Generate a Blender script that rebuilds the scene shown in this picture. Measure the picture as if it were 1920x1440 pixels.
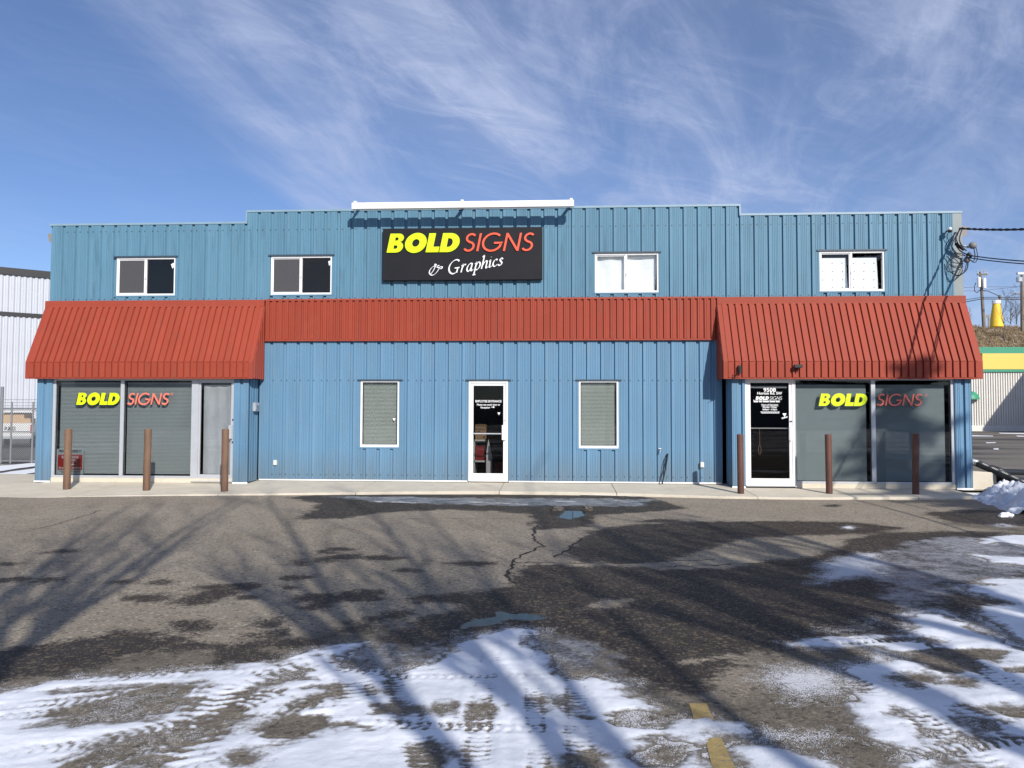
import bpy, bmesh, math, random
import numpy as np
from mathutils import Vector, Matrix
random.seed(7); RNG = np.random.default_rng(7)
for o in list(bpy.data.objects): bpy.data.objects.remove(o)
SC = bpy.context.scene; COL = SC.collection
rad = math.radians
# ------------------------------------------------------------------ camera
PITCH, YAW, ROLL = rad(2.2965), rad(3.3556), rad(0.1706)
FPX, CAMY, CAMZ = 1442.0, -17.6, 1.533
FWD = Vector((-math.sin(YAW)*math.cos(PITCH), math.cos(YAW)*math.cos(PITCH), math.sin(PITCH)))
R0 = Vector((math.cos(YAW), math.sin(YAW), 0)); U0 = R0.cross(FWD)
RGT = R0*math.cos(ROLL) + U0*math.sin(ROLL); UPV = -R0*math.sin(ROLL) + U0*math.cos(ROLL)
cam = bpy.data.cameras.new('camera'); cam.sensor_width = 36; cam.lens = FPX/1920*36
cam.clip_start = .1; cam.clip_end = 3000
camo = bpy.data.objects.new('camera', cam); COL.objects.link(camo); SC.camera = camo
M = Matrix((RGT, UPV, -FWD)).transposed().to_4x4(); M.translation = Vector((0, CAMY, CAMZ)); camo.matrix_world = M
# ------------------------------------------------------------------ light, sky, exposure
SDX, SDZ = -.465, -.630           # sun travel per metre of +Y
sunv = Vector((SDX, 1, SDZ)).normalized()
sl = bpy.data.lights.new('sun', 'SUN'); sl.energy = 5.0; sl.angle = rad(.53); sl.color = (1, .955, .89)
so = bpy.data.objects.new('sun', sl); COL.objects.link(so)
so.rotation_euler = sunv.to_track_quat('-Z', 'Y').to_euler(); so.location = (8, -30, 25)
SUN_EL = math.asin(-sunv.z)
SUN_AZ = math.atan2(-sunv.x, -sunv.y)      # clockwise from +Y
W = bpy.data.worlds.new('World'); SC.world = W; W.use_nodes = True
nt = W.node_tree; nt.nodes.clear(); N = nt.nodes.new; L = nt.links.new
out = N('ShaderNodeOutputWorld'); bg = N('ShaderNodeBackground'); L(bg.outputs[0], out.inputs[0]); bg.inputs[1].default_value = .125
sky = N('ShaderNodeTexSky'); sky.sky_type = 'NISHITA'; sky.sun_disc = False
sky.sun_elevation = SUN_EL; sky.sun_rotation = SUN_AZ
sky.altitude = 1000; sky.air_density = 1.0; sky.dust_density = .5; sky.ozone_density = 4.0
tc = N('ShaderNodeTexCoord'); sp = N('ShaderNodeSeparateXYZ'); L(tc.outputs['Generated'], sp.inputs[0])
def wm(op, a, b=None):
    n = N('ShaderNodeMath'); n.operation = op
    for i, v in enumerate((a, b)):
        if v is None: continue
        if isinstance(v, (int, float)): n.inputs[i].default_value = v
        else: L(v, n.inputs[i])
    return n.outputs[0]
zz = wm('ADD', wm('MAXIMUM', sp.outputs[2], 0), .12)
px_ = wm('DIVIDE', sp.outputs[0], zz); py_ = wm('DIVIDE', sp.outputs[1], zz)
cv = N('ShaderNodeCombineXYZ'); L(px_, cv.inputs[0]); L(py_, cv.inputs[1])
def cloud(scale, rot, stretch, detail, rough, lo, hi, dist=0.0, off=(0, 0, 0)):
    mp = N('ShaderNodeMapping'); mp.vector_type = 'TEXTURE'; L(cv.outputs[0], mp.inputs[0])
    mp.inputs['Rotation'].default_value = (0, 0, rad(rot)); mp.inputs['Scale'].default_value = (stretch, 1, 1); mp.inputs['Location'].default_value = off
    n = N('ShaderNodeTexNoise'); n.inputs['Scale'].default_value = scale; n.inputs['Detail'].default_value = detail
    n.inputs['Roughness'].default_value = rough; n.inputs['Distortion'].default_value = dist; L(mp.outputs[0], n.inputs['Vector'])
    r = N('ShaderNodeMapRange'); r.interpolation_type = 'SMOOTHSTEP'; L(n.outputs[0], r.inputs[0]); r.inputs[1].default_value = lo; r.inputs[2].default_value = hi
    return r.outputs[0]
c1 = cloud(3.2, 72, 2.6, 12, .66, .40, .72, .9, (.31, .17, 0))
c2 = cloud(6.5, 35, 2.4, 12, .70, .42, .74, 1.0, (.5, .2, 0))
c3 = cloud(1.1, 70, 1.6, 4, .5, .34, .66, .3, (1.93, .44, 0))
c4 = cloud(1.6, 80, 3.0, 8, .6, .30, .70, .5, (.7, 1.1, 0))
mask = wm('ADD', wm('MULTIPLY', c1, .62), wm('MULTIPLY', c2, .40))
def ramp(v, a, b, c=0, d=1):
    n = N('ShaderNodeMapRange'); n.interpolation_type = 'SMOOTHSTEP'; L(v, n.inputs[0])
    for i, q in zip((1, 2, 3, 4), (a, b, c, d)): n.inputs[i].default_value = q
    return n.outputs[0]
# broad veil thinning out towards the west, one long soft streak of cirrus
veil = wm('MULTIPLY', wm('ADD', wm('MULTIPLY', mask, .72), .20), wm('ADD', wm('MULTIPLY', c3, .65), .35))
veil = wm('MULTIPLY', veil, ramp(px_, -1.0, .0, .16, 1.1))
wob = wm('ADD', wm('ADD', px_, wm('MULTIPLY', c4, .12)), wm('MULTIPLY', py_, -.05))
streak = wm('MULTIPLY', wm('MULTIPLY', ramp(wob, -.95, -.72), ramp(wob, -.66, -.46, 1, 0)), wm('ADD', wm('MULTIPLY', c4, .5), wm('MULTIPLY', c1, .22)))
mask = wm('MINIMUM', wm('ADD', wm('MULTIPLY', veil, 1.25), wm('MULTIPLY', streak, .95)), .9)
mx = N('ShaderNodeMix'); mx.data_type = 'RGBA'; L(mask, mx.inputs[0])
tint = N('ShaderNodeMix'); tint.data_type = 'RGBA'; tint.blend_type = 'MULTIPLY'; tint.inputs[0].default_value = 1
L(sky.outputs[0], tint.inputs[6]); tint.inputs[7].default_value = (.86, .86, .97, 1)
L(tint.outputs[2], mx.inputs[6]); mx.inputs[7].default_value = (4.5, 5.1, 6.9, 1)
L(mx.outputs[2], bg.inputs[0])
SC.view_settings.view_transform = 'Standard'; SC.view_settings.look = 'None'
SC.view_settings.exposure = 0.0; SC.view_settings.gamma = 1; SC.view_settings.use_curve_mapping = False
SC.render.engine = 'CYCLES'; SC.cycles.max_bounces = 8; SC.cycles.transparent_max_bounces = 12
# ------------------------------------------------------------------ measuring helpers (photo survey -> metres)
def ray(x, y):
    d = RGT*((x-960)/FPX) - UPV*((y-720)/FPX) + FWD
    return d/d.y
def at(x, y, Y=0):               # point on the vertical plane at depth Y
    v = ray(x, y)*(Y-CAMY); return v.x, v.z+CAMZ
def gr(x, y, z=-.13):            # point on level ground
    v = ray(x, y); t = (z-CAMZ)/v.z; return v.x*t, v.y*t+CAMY
def dp(x, y, depth):             # point at a distance along the view axis
    d = RGT*((x-960)/FPX) - UPV*((y-720)/FPX) + FWD
    return Vector((0, CAMY, CAMZ)) + d*depth
# ------------------------------------------------------------------ materials
def newmat(name):
    m = bpy.data.materials.new(name); m.use_nodes = True
    b = m.node_tree.nodes['Principled BSDF']; return m, m.node_tree, b
def mat(name, c, rough=.5, metal=0, var=.0, vscale=3, dirt=None, dirtamt=0, stretch=(1, 1, 1), bump=0, bscale=40, spec=.5, emit=None):
    m, t, b = newmat(name); n = t.nodes; l = t.links
    b.inputs['Roughness'].default_value = rough; b.inputs['Metallic'].default_value = metal
    b.inputs['Specular IOR Level'].default_value = spec
    b.inputs['Base Color'].default_value = (*c, 1)
    tcn = n.new('ShaderNodeTexCoord')
    if var or dirtamt:
        mp = n.new('ShaderNodeMapping'); mp.inputs['Scale'].default_value = stretch
        g = n.new('ShaderNodeNewGeometry'); l.new(g.outputs['Position'], mp.inputs[0])
        no = n.new('ShaderNodeTexNoise'); no.inputs['Scale'].default_value = vscale; no.inputs['Detail'].default_value = 6; no.inputs['Roughness'].default_value = .65
        l.new(mp.outputs[0], no.inputs['Vector'])
        hs = n.new('ShaderNodeMapRange'); l.new(no.outputs[0], hs.inputs[0]); hs.inputs[1].default_value = .25; hs.inputs[2].default_value = .75
        hs.inputs[3].default_value = 1-var; hs.inputs[4].default_value = 1+var
        mu = n.new('ShaderNodeMix'); mu.data_type = 'RGBA'; mu.blend_type = 'MULTIPLY'; mu.inputs[0].default_value = 1
        mu.inputs[6].default_value = (*c, 1); l.new(hs.outputs[0], mu.inputs[7])
        col = mu.outputs[2]
        if dirtamt:
            n2 = n.new('ShaderNodeTexNoise'); n2.inputs['Scale'].default_value = vscale*3.1; n2.inputs['Detail'].default_value = 8; n2.inputs['Roughness'].default_value = .7
            l.new(mp.outputs[0], n2.inputs['Vector'])
            r2 = n.new('ShaderNodeMapRange'); l.new(n2.outputs[0], r2.inputs[0]); r2.inputs[1].default_value = .52; r2.inputs[2].default_value = .75; r2.inputs[4].default_value = dirtamt
            m2 = n.new('ShaderNodeMix'); m2.data_type = 'RGBA'; l.new(r2.outputs[0], m2.inputs[0]); l.new(col, m2.inputs[6]); m2.inputs[7].default_value = (*dirt, 1); col = m2.outputs[2]
        l.new(col, b.inputs['Base Color'])
    if bump:
        no = n.new('ShaderNodeTexNoise'); no.inputs['Scale'].default_value = bscale; no.inputs['Detail'].default_value = 5
        g = n.new('ShaderNodeNewGeometry'); l.new(g.outputs['Position'], no.inputs['Vector'])
        bu = n.new('ShaderNodeBump'); bu.inputs['Strength'].default_value = bump; bu.inputs['Distance'].default_value = .02
        l.new(no.outputs[0], bu.inputs['Height']); l.new(bu.outputs[0], b.inputs['Normal'])
    if emit: b.inputs['Emission Color'].default_value = (*emit, 1); b.inputs['Emission Strength'].default_value = 1
    return m
BLUE_UP = mat('blue_steel_upper', (.108, .228, .318), .5, 0, .10, 1.1, (.13, .20, .25), .5, (1.6, 1, .35), .05, 6, .25)
BLUE_LO = mat('blue_steel_lower', (.128, .252, .378), .5, 0, .10, 1.3, (.20, .27, .33), .45, (1.8, 1, .3), .05, 6, .25)
RED = mat('red_steel', (.31, .056, .032), .55, 0, .08, 1.5, (.30, .09, .06), .4, (1, 1, .5), .04, 8, .2)
DARKBLUE = mat('dark_flashing', (.035, .06, .085), .5)
CAPBLUE = mat('cap_flashing', (.22, .33, .40), .4, 0, .1, 2)
GREYTRIM = mat('grey_corner_trim', (.22, .25, .245), .5, 0, .1, 2)
WHITE = mat('white_frame', (.80, .80, .79), .35, 0, .05, 4)
ALU = mat('anodised_frame', (.50, .52, .545), .38, .25, .06, 5)
CONC = mat('concrete', (.60, .54, .43), .9, 0, .13, 1.3, (.38, .33, .26), .5, (1, 1, 1), .35, 60)
BLACK = mat('black_plastic', (.012, .012, .014), .45)
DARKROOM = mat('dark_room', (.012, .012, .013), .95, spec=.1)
SIGNBLACK = mat('sign_black', (.013, .013, .016), .55, 0, .15, 3, spec=.2)
YEL = mat('fluorescent_yellow', (.64, .84, .0), .4)
ORG = mat('orange_red', (.86, .105, .045), .4)
PINK = mat('coral_vinyl', (.90, .20, .13), .45)
SHADOWINK = mat('dark_vinyl', (.02, .025, .03), .5)
WINK = mat('white_vinyl', (.82, .82, .82), .5)
BLIND = mat('blind_slat', (.74, .75, .745), .6, 0, .05, 2)
SHADE = mat('roller_shade', (.62, .66, .67), .8, 0, .06, .8, (.5, .53, .54), .5)
PAPER = mat('kraft_paper', (.36, .375, .39), .85, 0, .14, 3, (.26, .27, .28), .6, (1, 1, .4), 1.0, 5)
CURTAIN = mat('white_curtain', (.93, .94, .92), .8, 0, .08, 4, bump=.4, bscale=14)
FOAM = mat('foam_board', (.95, .97, .97), .8)
SCREEN = mat('fly_screen', (.06, .06, .065), .8, 0, .2, 60)
RUST = mat('rusty_brown_paint', (.185, .108, .066), .65, 0, .25, 4, (.15, .06, .035), .8, (1, 1, .4), .2, 30)
RUST2 = mat('maroon_paint', (.15, .062, .042), .6, 0, .25, 4, (.09, .04, .03), .7, (1, 1, .4), .2, 30)
SILVER = mat('galvanised', (.55, .57, .58), .35, .7, .1, 8)
PIPEBLK = mat('black_pipe', (.014, .016, .02), .35)
WHITEMETAL = mat('white_steel', (.50, .52, .56), .4, 0, .05, .6)
BEIGEW = mat('beige_rib', (.70, .67, .62), .8, 0, .07, 1)
GREENF = mat('green_fascia', (.035, .27, .16), .5)
YELF = mat('yellow_fascia', (.80, .53, .11), .5)
YELB = mat('yellow_bottle_paint', (.85, .55, .04), .6, 0, .1, 2, (.45, .25, .05), .5)
WOOD = mat('weathered_wood', (.20, .165, .13), .9, 0, .2, 3)
BARK = mat('bark', (.13, .105, .085), .95, 0, .25, 5)
NEEDLE = mat('spruce_needles', (.04, .07, .04), .9)
WIREM = mat('wire_black', (.012, .012, .016), .5)
GRIT = mat('gravel', (.26, .21, .155), .95, 0, .45, 22, (.42, .37, .3), .8, (1, 1, 1), 1.0, 40)
CARWHITE = mat('truck_paint', (.75, .75, .73), .3)
TYRE = mat('rubber', (.02, .02, .02), .8)
CARDB = mat('cardboard', (.42, .27, .15), .8)
REDI = mat('dark_red', (.35, .02, .02), .6)
BOXGREY = mat('grey_beige_box', (.24, .21, .185), .6)
YPAINT = mat('worn_yellow_paint', (.34, .25, .095), .85, 0, .3, 9, (.15, .13, .10), 1.3, (1, 1, 1), .3, 80)
CRACK = mat('crack_filler', (.018, .016, .014), .8)
def weather(m, foot=None, tone=.07, streak=None):
    t = m.node_tree; n = t.nodes; l = t.links; b = n['Principled BSDF']; src = b.inputs['Base Color'].links[0].from_socket
    oi = n.new('ShaderNodeObjectInfo'); mr = n.new('ShaderNodeMapRange'); l.new(oi.outputs['Random'], mr.inputs[0]); mr.inputs[3].default_value = 1-tone; mr.inputs[4].default_value = 1+tone
    mu = n.new('ShaderNodeMix'); mu.data_type = 'RGBA'; mu.blend_type = 'MULTIPLY'; mu.inputs[0].default_value = 1; l.new(src, mu.inputs[6]); l.new(mr.outputs[0], mu.inputs[7]); col = mu.outputs[2]
    g = n.new('ShaderNodeNewGeometry'); se = n.new('ShaderNodeSeparateXYZ'); l.new(g.outputs['Position'], se.inputs[0])
    no = n.new('ShaderNodeTexNoise'); no.inputs['Scale'].default_value = 9; no.inputs['Detail'].default_value = 7; mp = n.new('ShaderNodeMapping'); mp.inputs['Scale'].default_value = (1, 1, .12); l.new(g.outputs['Position'], mp.inputs[0]); l.new(mp.outputs[0], no.inputs['Vector'])
    if foot:
        z = n.new('ShaderNodeMapRange'); l.new(se.outputs[2], z.inputs[0]); z.inputs[1].default_value = .75; z.inputs[2].default_value = 0; z.inputs[4].default_value = 1
        p = n.new('ShaderNodeMath'); p.operation = 'MULTIPLY'; l.new(z.outputs[0], p.inputs[0]); l.new(no.outputs[0], p.inputs[1])
        x = n.new('ShaderNodeMix'); x.data_type = 'RGBA'; l.new(p.outputs[0], x.inputs[0]); l.new(col, x.inputs[6]); x.inputs[7].default_value = (*foot, 1); col = x.outputs[2]
    if streak:
        z = n.new('ShaderNodeMapRange'); l.new(no.outputs[0], z.inputs[0]); z.inputs[1].default_value = .56; z.inputs[2].default_value = .8; z.inputs[4].default_value = .5
        x = n.new('ShaderNodeMix'); x.data_type = 'RGBA'; l.new(z.outputs[0], x.inputs[0]); l.new(col, x.inputs[6]); x.inputs[7].default_value = (*streak, 1); col = x.outputs[2]
    l.new(col, b.inputs['Base Color'])
weather(BLUE_UP, None, .05, (.05, .10, .14)); weather(BLUE_LO, (.13, .15, .16), .05, (.16, .24, .30)); weather(RED, None, .05, (.23, .075, .055)); weather(RUST, (.07, .03, .018), .12, (.11, .05, .03)); weather(RUST2, (.05, .022, .014), .12, (.07, .03, .02))
def glass(name, tint, refl=1.0, gc=(1, 1, 1)):
    m, t, b = newmat(name); n = t.nodes; l = t.links; n.remove(b); o = n['Material Output']
    tr = n.new('ShaderNodeBsdfTransparent'); tr.inputs[0].default_value = (*tint, 1)
    gl = n.new('ShaderNodeBsdfGlossy'); gl.inputs['Roughness'].default_value = .012; gl.inputs[0].default_value = (*gc, 1)
    fr = n.new('ShaderNodeFresnel'); fr.inputs[0].default_value = 1.62
    ge = n.new('ShaderNodeNewGeometry'); no = n.new('ShaderNodeTexNoise'); no.inputs['Scale'].default_value = .9; no.inputs['Detail'].default_value = 1
    l.new(ge.outputs['Position'], no.inputs['Vector']); bu = n.new('ShaderNodeBump'); bu.inputs['Strength'].default_value = .03; bu.inputs['Distance'].default_value = .05
    l.new(no.outputs[0], bu.inputs['Height']); l.new(bu.outputs[0], gl.inputs['Normal'])
    mu = n.new('ShaderNodeMath'); mu.operation = 'MULTIPLY'; mu.inputs[1].default_value = refl; l.new(fr.outputs[0], mu.inputs[0])
    mi = n.new('ShaderNodeMixShader'); l.new(mu.outputs[0], mi.inputs[0]); l.new(tr.outputs[0], mi.inputs[1]); l.new(gl.outputs[0], mi.inputs[2]); l.new(mi.outputs[0], o.inputs[0])
    return m
G_STORE = glass('tinted_glass', (.725, .75, .75), .4)
G_SMALL = glass('window_glass', (.80, .82, .80), .45)
G_UP = glass('upper_glass', (.98, .99, .99), .45)
G_DARK = glass('smoked_glass', (.62, .62, .62), 1.0, (.85, .72, .60))
G_DOOR = glass('door_glass', (.75, .75, .75), .25)
# ------------------------------------------------------------------ object helpers
def link(name, me, parent=None, m=None):
    o = bpy.data.objects.new(name, me); COL.objects.link(o)
    if m is not None and not me.materials: me.materials.append(m)
    if parent is not None: o.parent = parent
    return o
def tag(o, label=None, cat=None, group=None, kind=None):
    if label: o['label'] = label
    if cat: o['category'] = cat
    if group: o['group'] = group
    if kind: o['kind'] = kind
    return o
def thing(name, label, cat, loc=(0, 0, 0), group=None):
    o = bpy.data.objects.new(name, None); COL.objects.link(o); o.location = loc; o.empty_display_size = .2
    bpy.context.view_layer.update() if False else None
    return tag(o, label, cat, group)
class MB:                          # collects shapes into one mesh
    def __init__(s): s.v = []; s.f = []
    def add(s, v, f):
        k = len(s.v); s.v += [tuple(p) for p in v]; s.f += [tuple(i+k for i in q) for q in f]; return s
    def box(s, x0, x1, y0, y1, z0, z1):
        v = [(x, y, z) for x in (x0, x1) for y in (y0, y1) for z in (z0, z1)]
        return s.add(v, [(0, 1, 3, 2), (4, 6, 7, 5), (0, 4, 5, 1), (2, 3, 7, 6), (0, 2, 6, 4), (1, 5, 7, 3)])
    def frame(s, x0, x1, z0, z1, y0, y1, w, wb=None, wt=None):
        wb = w if wb is None else wb; wt = w if wt is None else wt
        s.box(x0, x0+w, y0, y1, z0, z1); s.box(x1-w, x1, y0, y1, z0, z1)
        s.box(x0+w, x1-w, y0, y1, z0, z0+wb); s.box(x0+w, x1-w, y0, y1, z1-wt, z1); return s
    def prism(s, pts, y0, y1):     # polygon in XZ
        n = len(pts); v = [(p[0], y0, p[1]) for p in pts]+[(p[0], y1, p[1]) for p in pts]
        return s.add(v, [tuple(range(n))[::-1], tuple(range(n, 2*n))]+[(i, (i+1) % n, (i+1) % n+n, i+n) for i in range(n)])
    def tube(s, pts, r, n=8, cap=True):
        pts = [Vector(p) for p in pts]; rs = r if isinstance(r, (list, tuple)) else [r]*len(pts); k = len(s.v); ref = None
        for i, p in enumerate(pts):
            d = (pts[min(i+1, len(pts)-1)]-pts[max(i-1, 0)]).normalized()
            if ref is None: ref = d.orthogonal().normalized()
            a = (ref-d*ref.dot(d)); a = a.normalized() if a.length > 1e-6 else d.orthogonal().normalized(); ref = a; b = d.cross(a)
            for j in range(n):
                t = 2*math.pi*j/n; s.v.append(tuple(p+(a*math.cos(t)+b*math.sin(t))*rs[i]))
        for i in range(len(pts)-1):
            for j in range(n):
                a = k+i*n+j; b = k+i*n+(j+1) % n; s.f.append((a, b, b+n, a+n))
        if cap: s.f.append(tuple(range(k, k+n))[::-1]); s.f.append(tuple(range(k+(len(pts)-1)*n, k+len(pts)*n)))
        return s
    def lathe(s, prof, c=(0, 0, 0), n=24):
        k = len(s.v)
        for r, z in prof:
            for j in range(n): t = 2*math.pi*j/n; s.v.append((c[0]+r*math.cos(t), c[1]+r*math.sin(t), c[2]+z))
        for i in range(len(prof)-1):
            for j in range(n):
                a = k+i*n+j; b = k+i*n+(j+1) % n; s.f.append((a, b, b+n, a+n))
        s.f.append(tuple(range(k, k+n))[::-1]); s.f.append(tuple(range(k+(len(prof)-1)*n, k+len(prof)*n))); return s
    def mesh(s, name='mesh'):
        me = bpy.data.meshes.new(name); me.from_pydata(s.v, [], s.f); me.validate(); return me
    def build(s, name, m, parent=None, smooth=False, bevel=0):
        me = s.mesh(name)
        if bevel or True:
            bm = bmesh.new(); bm.from_mesh(me); bmesh.ops.recalc_face_normals(bm, faces=bm.faces)
            if bevel: bmesh.ops.bevel(bm, geom=[e for e in bm.edges if len(e.link_faces) == 2 and e.calc_face_angle(0) > .5], offset=bevel, segments=2, affect='EDGES', clamp_overlap=True)
            bm.to_mesh(me); bm.free()
        if smooth: me.polygons.foreach_set('use_smooth', [True]*len(me.polygons))
        return link(name, me, parent, m)
def S(name, mb, m, smooth=False):   # a piece of the setting
    return tag(mb.build(name, m, None, smooth), kind='structure')
# ------------------------------------------------------------------ numpy helpers for the ground
def vnoise(x, y, seed=0):
    xi = np.floor(x).astype(np.int64); yi = np.floor(y).astype(np.int64); xf = x-xi; yf = y-yi
    def h(a, b):
        n = (a*374761393+b*668265263+seed*1442695041) & 0xffffffff; n = ((n ^ (n >> 13))*1274126177) & 0xffffffff
        return ((n ^ (n >> 16)) & 0xffff)/65535.0
    u = xf*xf*(3-2*xf); v = yf*yf*(3-2*yf)
    return (h(xi, yi)*(1-u)+h(xi+1, yi)*u)*(1-v)+(h(xi, yi+1)*(1-u)+h(xi+1, yi+1)*u)*v
def fbm(x, y, sc, o=4, seed=0):
    r = 0; a = .5; t = 0
    for i in range(o): r = r+a*vnoise(x*sc+17*i, y*sc-9*i, seed+i); t += a; a *= .5; sc *= 2.03
    return r/t*2-1
def sdf(poly, X, Y):               # positive inside, metres
    P = np.array(poly); d = np.full(X.shape, 1e9); ins = np.zeros(X.shape, bool)
    for i in range(len(P)):
        a = P[i]; b = P[(i+1) % len(P)]; e = b-a; L2 = max(e@e, 1e-9)
        t = np.clip(((X-a[0])*e[0]+(Y-a[1])*e[1])/L2, 0, 1)
        d = np.minimum(d, (X-a[0]-t*e[0])**2+(Y-a[1]-t*e[1])**2)
        c = ((a[1] > Y) != (b[1] > Y)) & (X < (b[0]-a[0])*(Y-a[1])/((b[1]-a[1]) if abs(b[1]-a[1]) > 1e-9 else 1e-9)+a[0]); ins ^= c
    d = np.sqrt(d); return np.where(ins, d, -d)
def G(pts): return [gr(*p) for p in pts]
def ell(cx, cy, rx, ry, tilt=0): return G([(cx+rx*math.cos(t), cy+ry*math.sin(t)-tilt*rx*math.cos(t)) for t in [k*math.pi/5 for k in range(10)]])
def union(polys, X, Y):
    d = np.full(X.shape, -1e9)
    for p in polys:
        q = np.array(p); m = (X > q[:, 0].min()-1) & (X < q[:, 0].max()+1) & (Y > q[:, 1].min()-1) & (Y < q[:, 1].max()+1)
        r = np.full(X.shape, -1.0); r[m] = sdf(p, X[m], Y[m]); d = np.maximum(d, r)
    return d
def gridmesh(name, xs, ys, Z, attrs, m, keep=None, parent=None):
    nx, ny = len(xs), len(ys); XX, YY = np.meshgrid(xs, ys); co = np.stack([XX, YY, Z], -1).reshape(-1, 3)
    i = (np.arange(ny-1)[:, None]*nx+np.arange(nx-1)[None]).reshape(-1); f = np.stack([i, i+1, i+nx+1, i+nx], -1)
    if keep is not None:
        k = keep.reshape(-1); f = f[k[f].any(1)]
        used = np.unique(f); rem = np.full(len(co), -1); rem[used] = np.arange(len(used)); f = rem[f]; co = co[used]
        attrs = {a: b.reshape(-1)[used] for a, b in attrs.items()}
    me = bpy.data.meshes.new(name); me.vertices.add(len(co)); me.vertices.foreach_set('co', co.astype(np.float32).reshape(-1))
    me.loops.add(len(f)*4); me.loops.foreach_set('vertex_index', f.astype(np.int32).reshape(-1))
    me.polygons.add(len(f)); me.polygons.foreach_set('loop_start', np.arange(len(f), dtype=np.int32)*4)
    me.update(calc_edges=True)
    for a, b in attrs.items():
        at_ = me.attributes.new(a, 'FLOAT', 'POINT'); at_.data.foreach_set('value', b.astype(np.float32).reshape(-1))
    me.polygons.foreach_set('use_smooth', [True]*len(f))
    return link(name, me, parent, m)
# ------------------------------------------------------------------ ground
GZ = -.13
def asphalt_mat():
    m, t, b = newmat('asphalt'); n = t.nodes; l = t.links
    geo = n.new('ShaderNodeNewGeometry'); P = geo.outputs['Position']
    def noise(sc, det=4, ro=.6):
        x = n.new('ShaderNodeTexNoise'); x.inputs['Scale'].default_value = sc; x.inputs['Detail'].default_value = det; x.inputs['Roughness'].default_value = ro; l.new(P, x.inputs['Vector']); return x.outputs[0]
    def ma(op, a, c=None, d=None):
        x = n.new('ShaderNodeMath'); x.operation = op
        for i, v in enumerate((a, c, d)):
            if v is None: continue
            if isinstance(v, (int, float)): x.inputs[i].default_value = v
            else: l.new(v, x.inputs[i])
        return x.outputs[0]
    def mr(v, a, c, d=0, e=1, smooth=True):
        x = n.new('ShaderNodeMapRange'); x.interpolation_type = 'SMOOTHSTEP' if smooth else 'LINEAR'; l.new(v, x.inputs[0])
        for i, q in zip((1, 2, 3, 4), (a, c, d, e)): x.inputs[i].default_value = q
        return x.outputs[0]
    def mix(f, a, c):
        x = n.new('ShaderNodeMix'); x.data_type = 'RGBA'
        if isinstance(f, (int, float)): x.inputs[0].default_value = f
        else: l.new(f, x.inputs[0])
        for i, v in ((6, a), (7, c)):
            if isinstance(v, tuple): x.inputs[i].default_value = (*v, 1)
            else: l.new(v, x.inputs[i])
        return x.outputs[2]
    def attr(a):
        x = n.new('ShaderNodeAttribute'); x.attribute_name = a; return x.outputs['Fac']
    vo = n.new('ShaderNodeTexVoronoi'); vo.inputs['Scale'].default_value = 95; l.new(P, vo.inputs['Vector'])
    vs = n.new('ShaderNodeSeparateColor'); l.new(vo.outputs['Color'], vs.inputs[0])
    vo2 = n.new('ShaderNodeTexVoronoi'); vo2.inputs['Scale'].default_value = 38; l.new(P, vo2.inputs['Vector'])
    vs2 = n.new('ShaderNodeSeparateColor'); l.new(vo2.outputs['Color'], vs2.inputs[0])
    big = noise(.5, 5); med = noise(4, 6, .7); fine = noise(30, 6, .75)
    g = ma('ADD', mr(vs.outputs[0], 0, 1, .72, 1.28, False), mr(fine, .3, .7, -.22, .22, False))
    dry = mix(mr(big, .3, .7), (.270, .228, .172), (.335, .288, .222))
    dry = mix(mr(med, .42, .75, 0, .6), dry, (.225, .195, .155))
    mu = n.new('ShaderNodeMix'); mu.data_type = 'RGBA'; mu.blend_type = 'MULTIPLY'; mu.inputs[0].default_value = 1; l.new(dry, mu.inputs[6]); l.new(g, mu.inputs[7])
    dry = mix(mr(vs2.outputs[1], .93, .95, 0, .6), mu.outputs[2], (.50, .44, .34))
    dry = mix(mr(vs2.outputs[2], .93, .95, 0, .6), dry, (.07, .06, .05))
    dmp = n.new('ShaderNodeMix'); dmp.data_type = 'RGBA'; l.new(ma('MULTIPLY', attr('damp'), mr(med, .25, .6, .45, 1)), dmp.inputs[0]); l.new(dry, dmp.inputs[6]); d2 = n.new('ShaderNodeMix'); d2.data_type = 'RGBA'; d2.blend_type = 'MULTIPLY'; d2.inputs[0].default_value = 1; l.new(dry, d2.inputs[6]); d2.inputs[7].default_value = (.50, .50, .50, 1); l.new(d2.outputs[2], dmp.inputs[7]); dry = dmp.outputs[2]
    # wetness, plus the painted spruce shade
    wet_shade = ma('ADD', attr('wet_shade'), ma('ADD', mr(med, .3, .7, -.13, .13, False), mr(fine, .3, .7, -.10, .10, False)))
    wf = mr(wet_shade, -.06, .06); wcol = mix(mr(med, .3, .7), (.022, .018, .015), (.050, .040, .031))
    wcol = mix(mr(vs2.outputs[0], .86, .9, 0, .7), wcol, (.16, .125, .08))
    wcol = mix(mr(vs.outputs[1], .9, .93, 0, .55), wcol, (.22, .19, .15))
    col = mix(wf, dry, wcol)
    # standing water and ice
    pud = ma('ADD', attr('puddle'), mr(med, .3, .7, -.12, .10, False)); pf = mr(pud, -.01, .02)
    col = mix(pf, col, (.018, .022, .026))
    ice = ma('ADD', attr('ice'), mr(med, .3, .7, -.10, .10, False)); icf = mr(ice, -.03, .12, 0, .8)
    col = mix(icf, col, mix(mr(ma('ADD', ma('MULTIPLY', fine, .45), ma('MULTIPLY', med, .55)), .42, .58), (.065, .065, .066), (.36, .37, .39)))
    # sprinkled snow grains
    du = attr('dust'); vo3 = n.new('ShaderNodeTexVoronoi'); vo3.inputs['Scale'].default_value = 210; l.new(P, vo3.inputs['Vector']); vs3 = n.new('ShaderNodeSeparateColor'); l.new(vo3.outputs['Color'], vs3.inputs[0])
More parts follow.
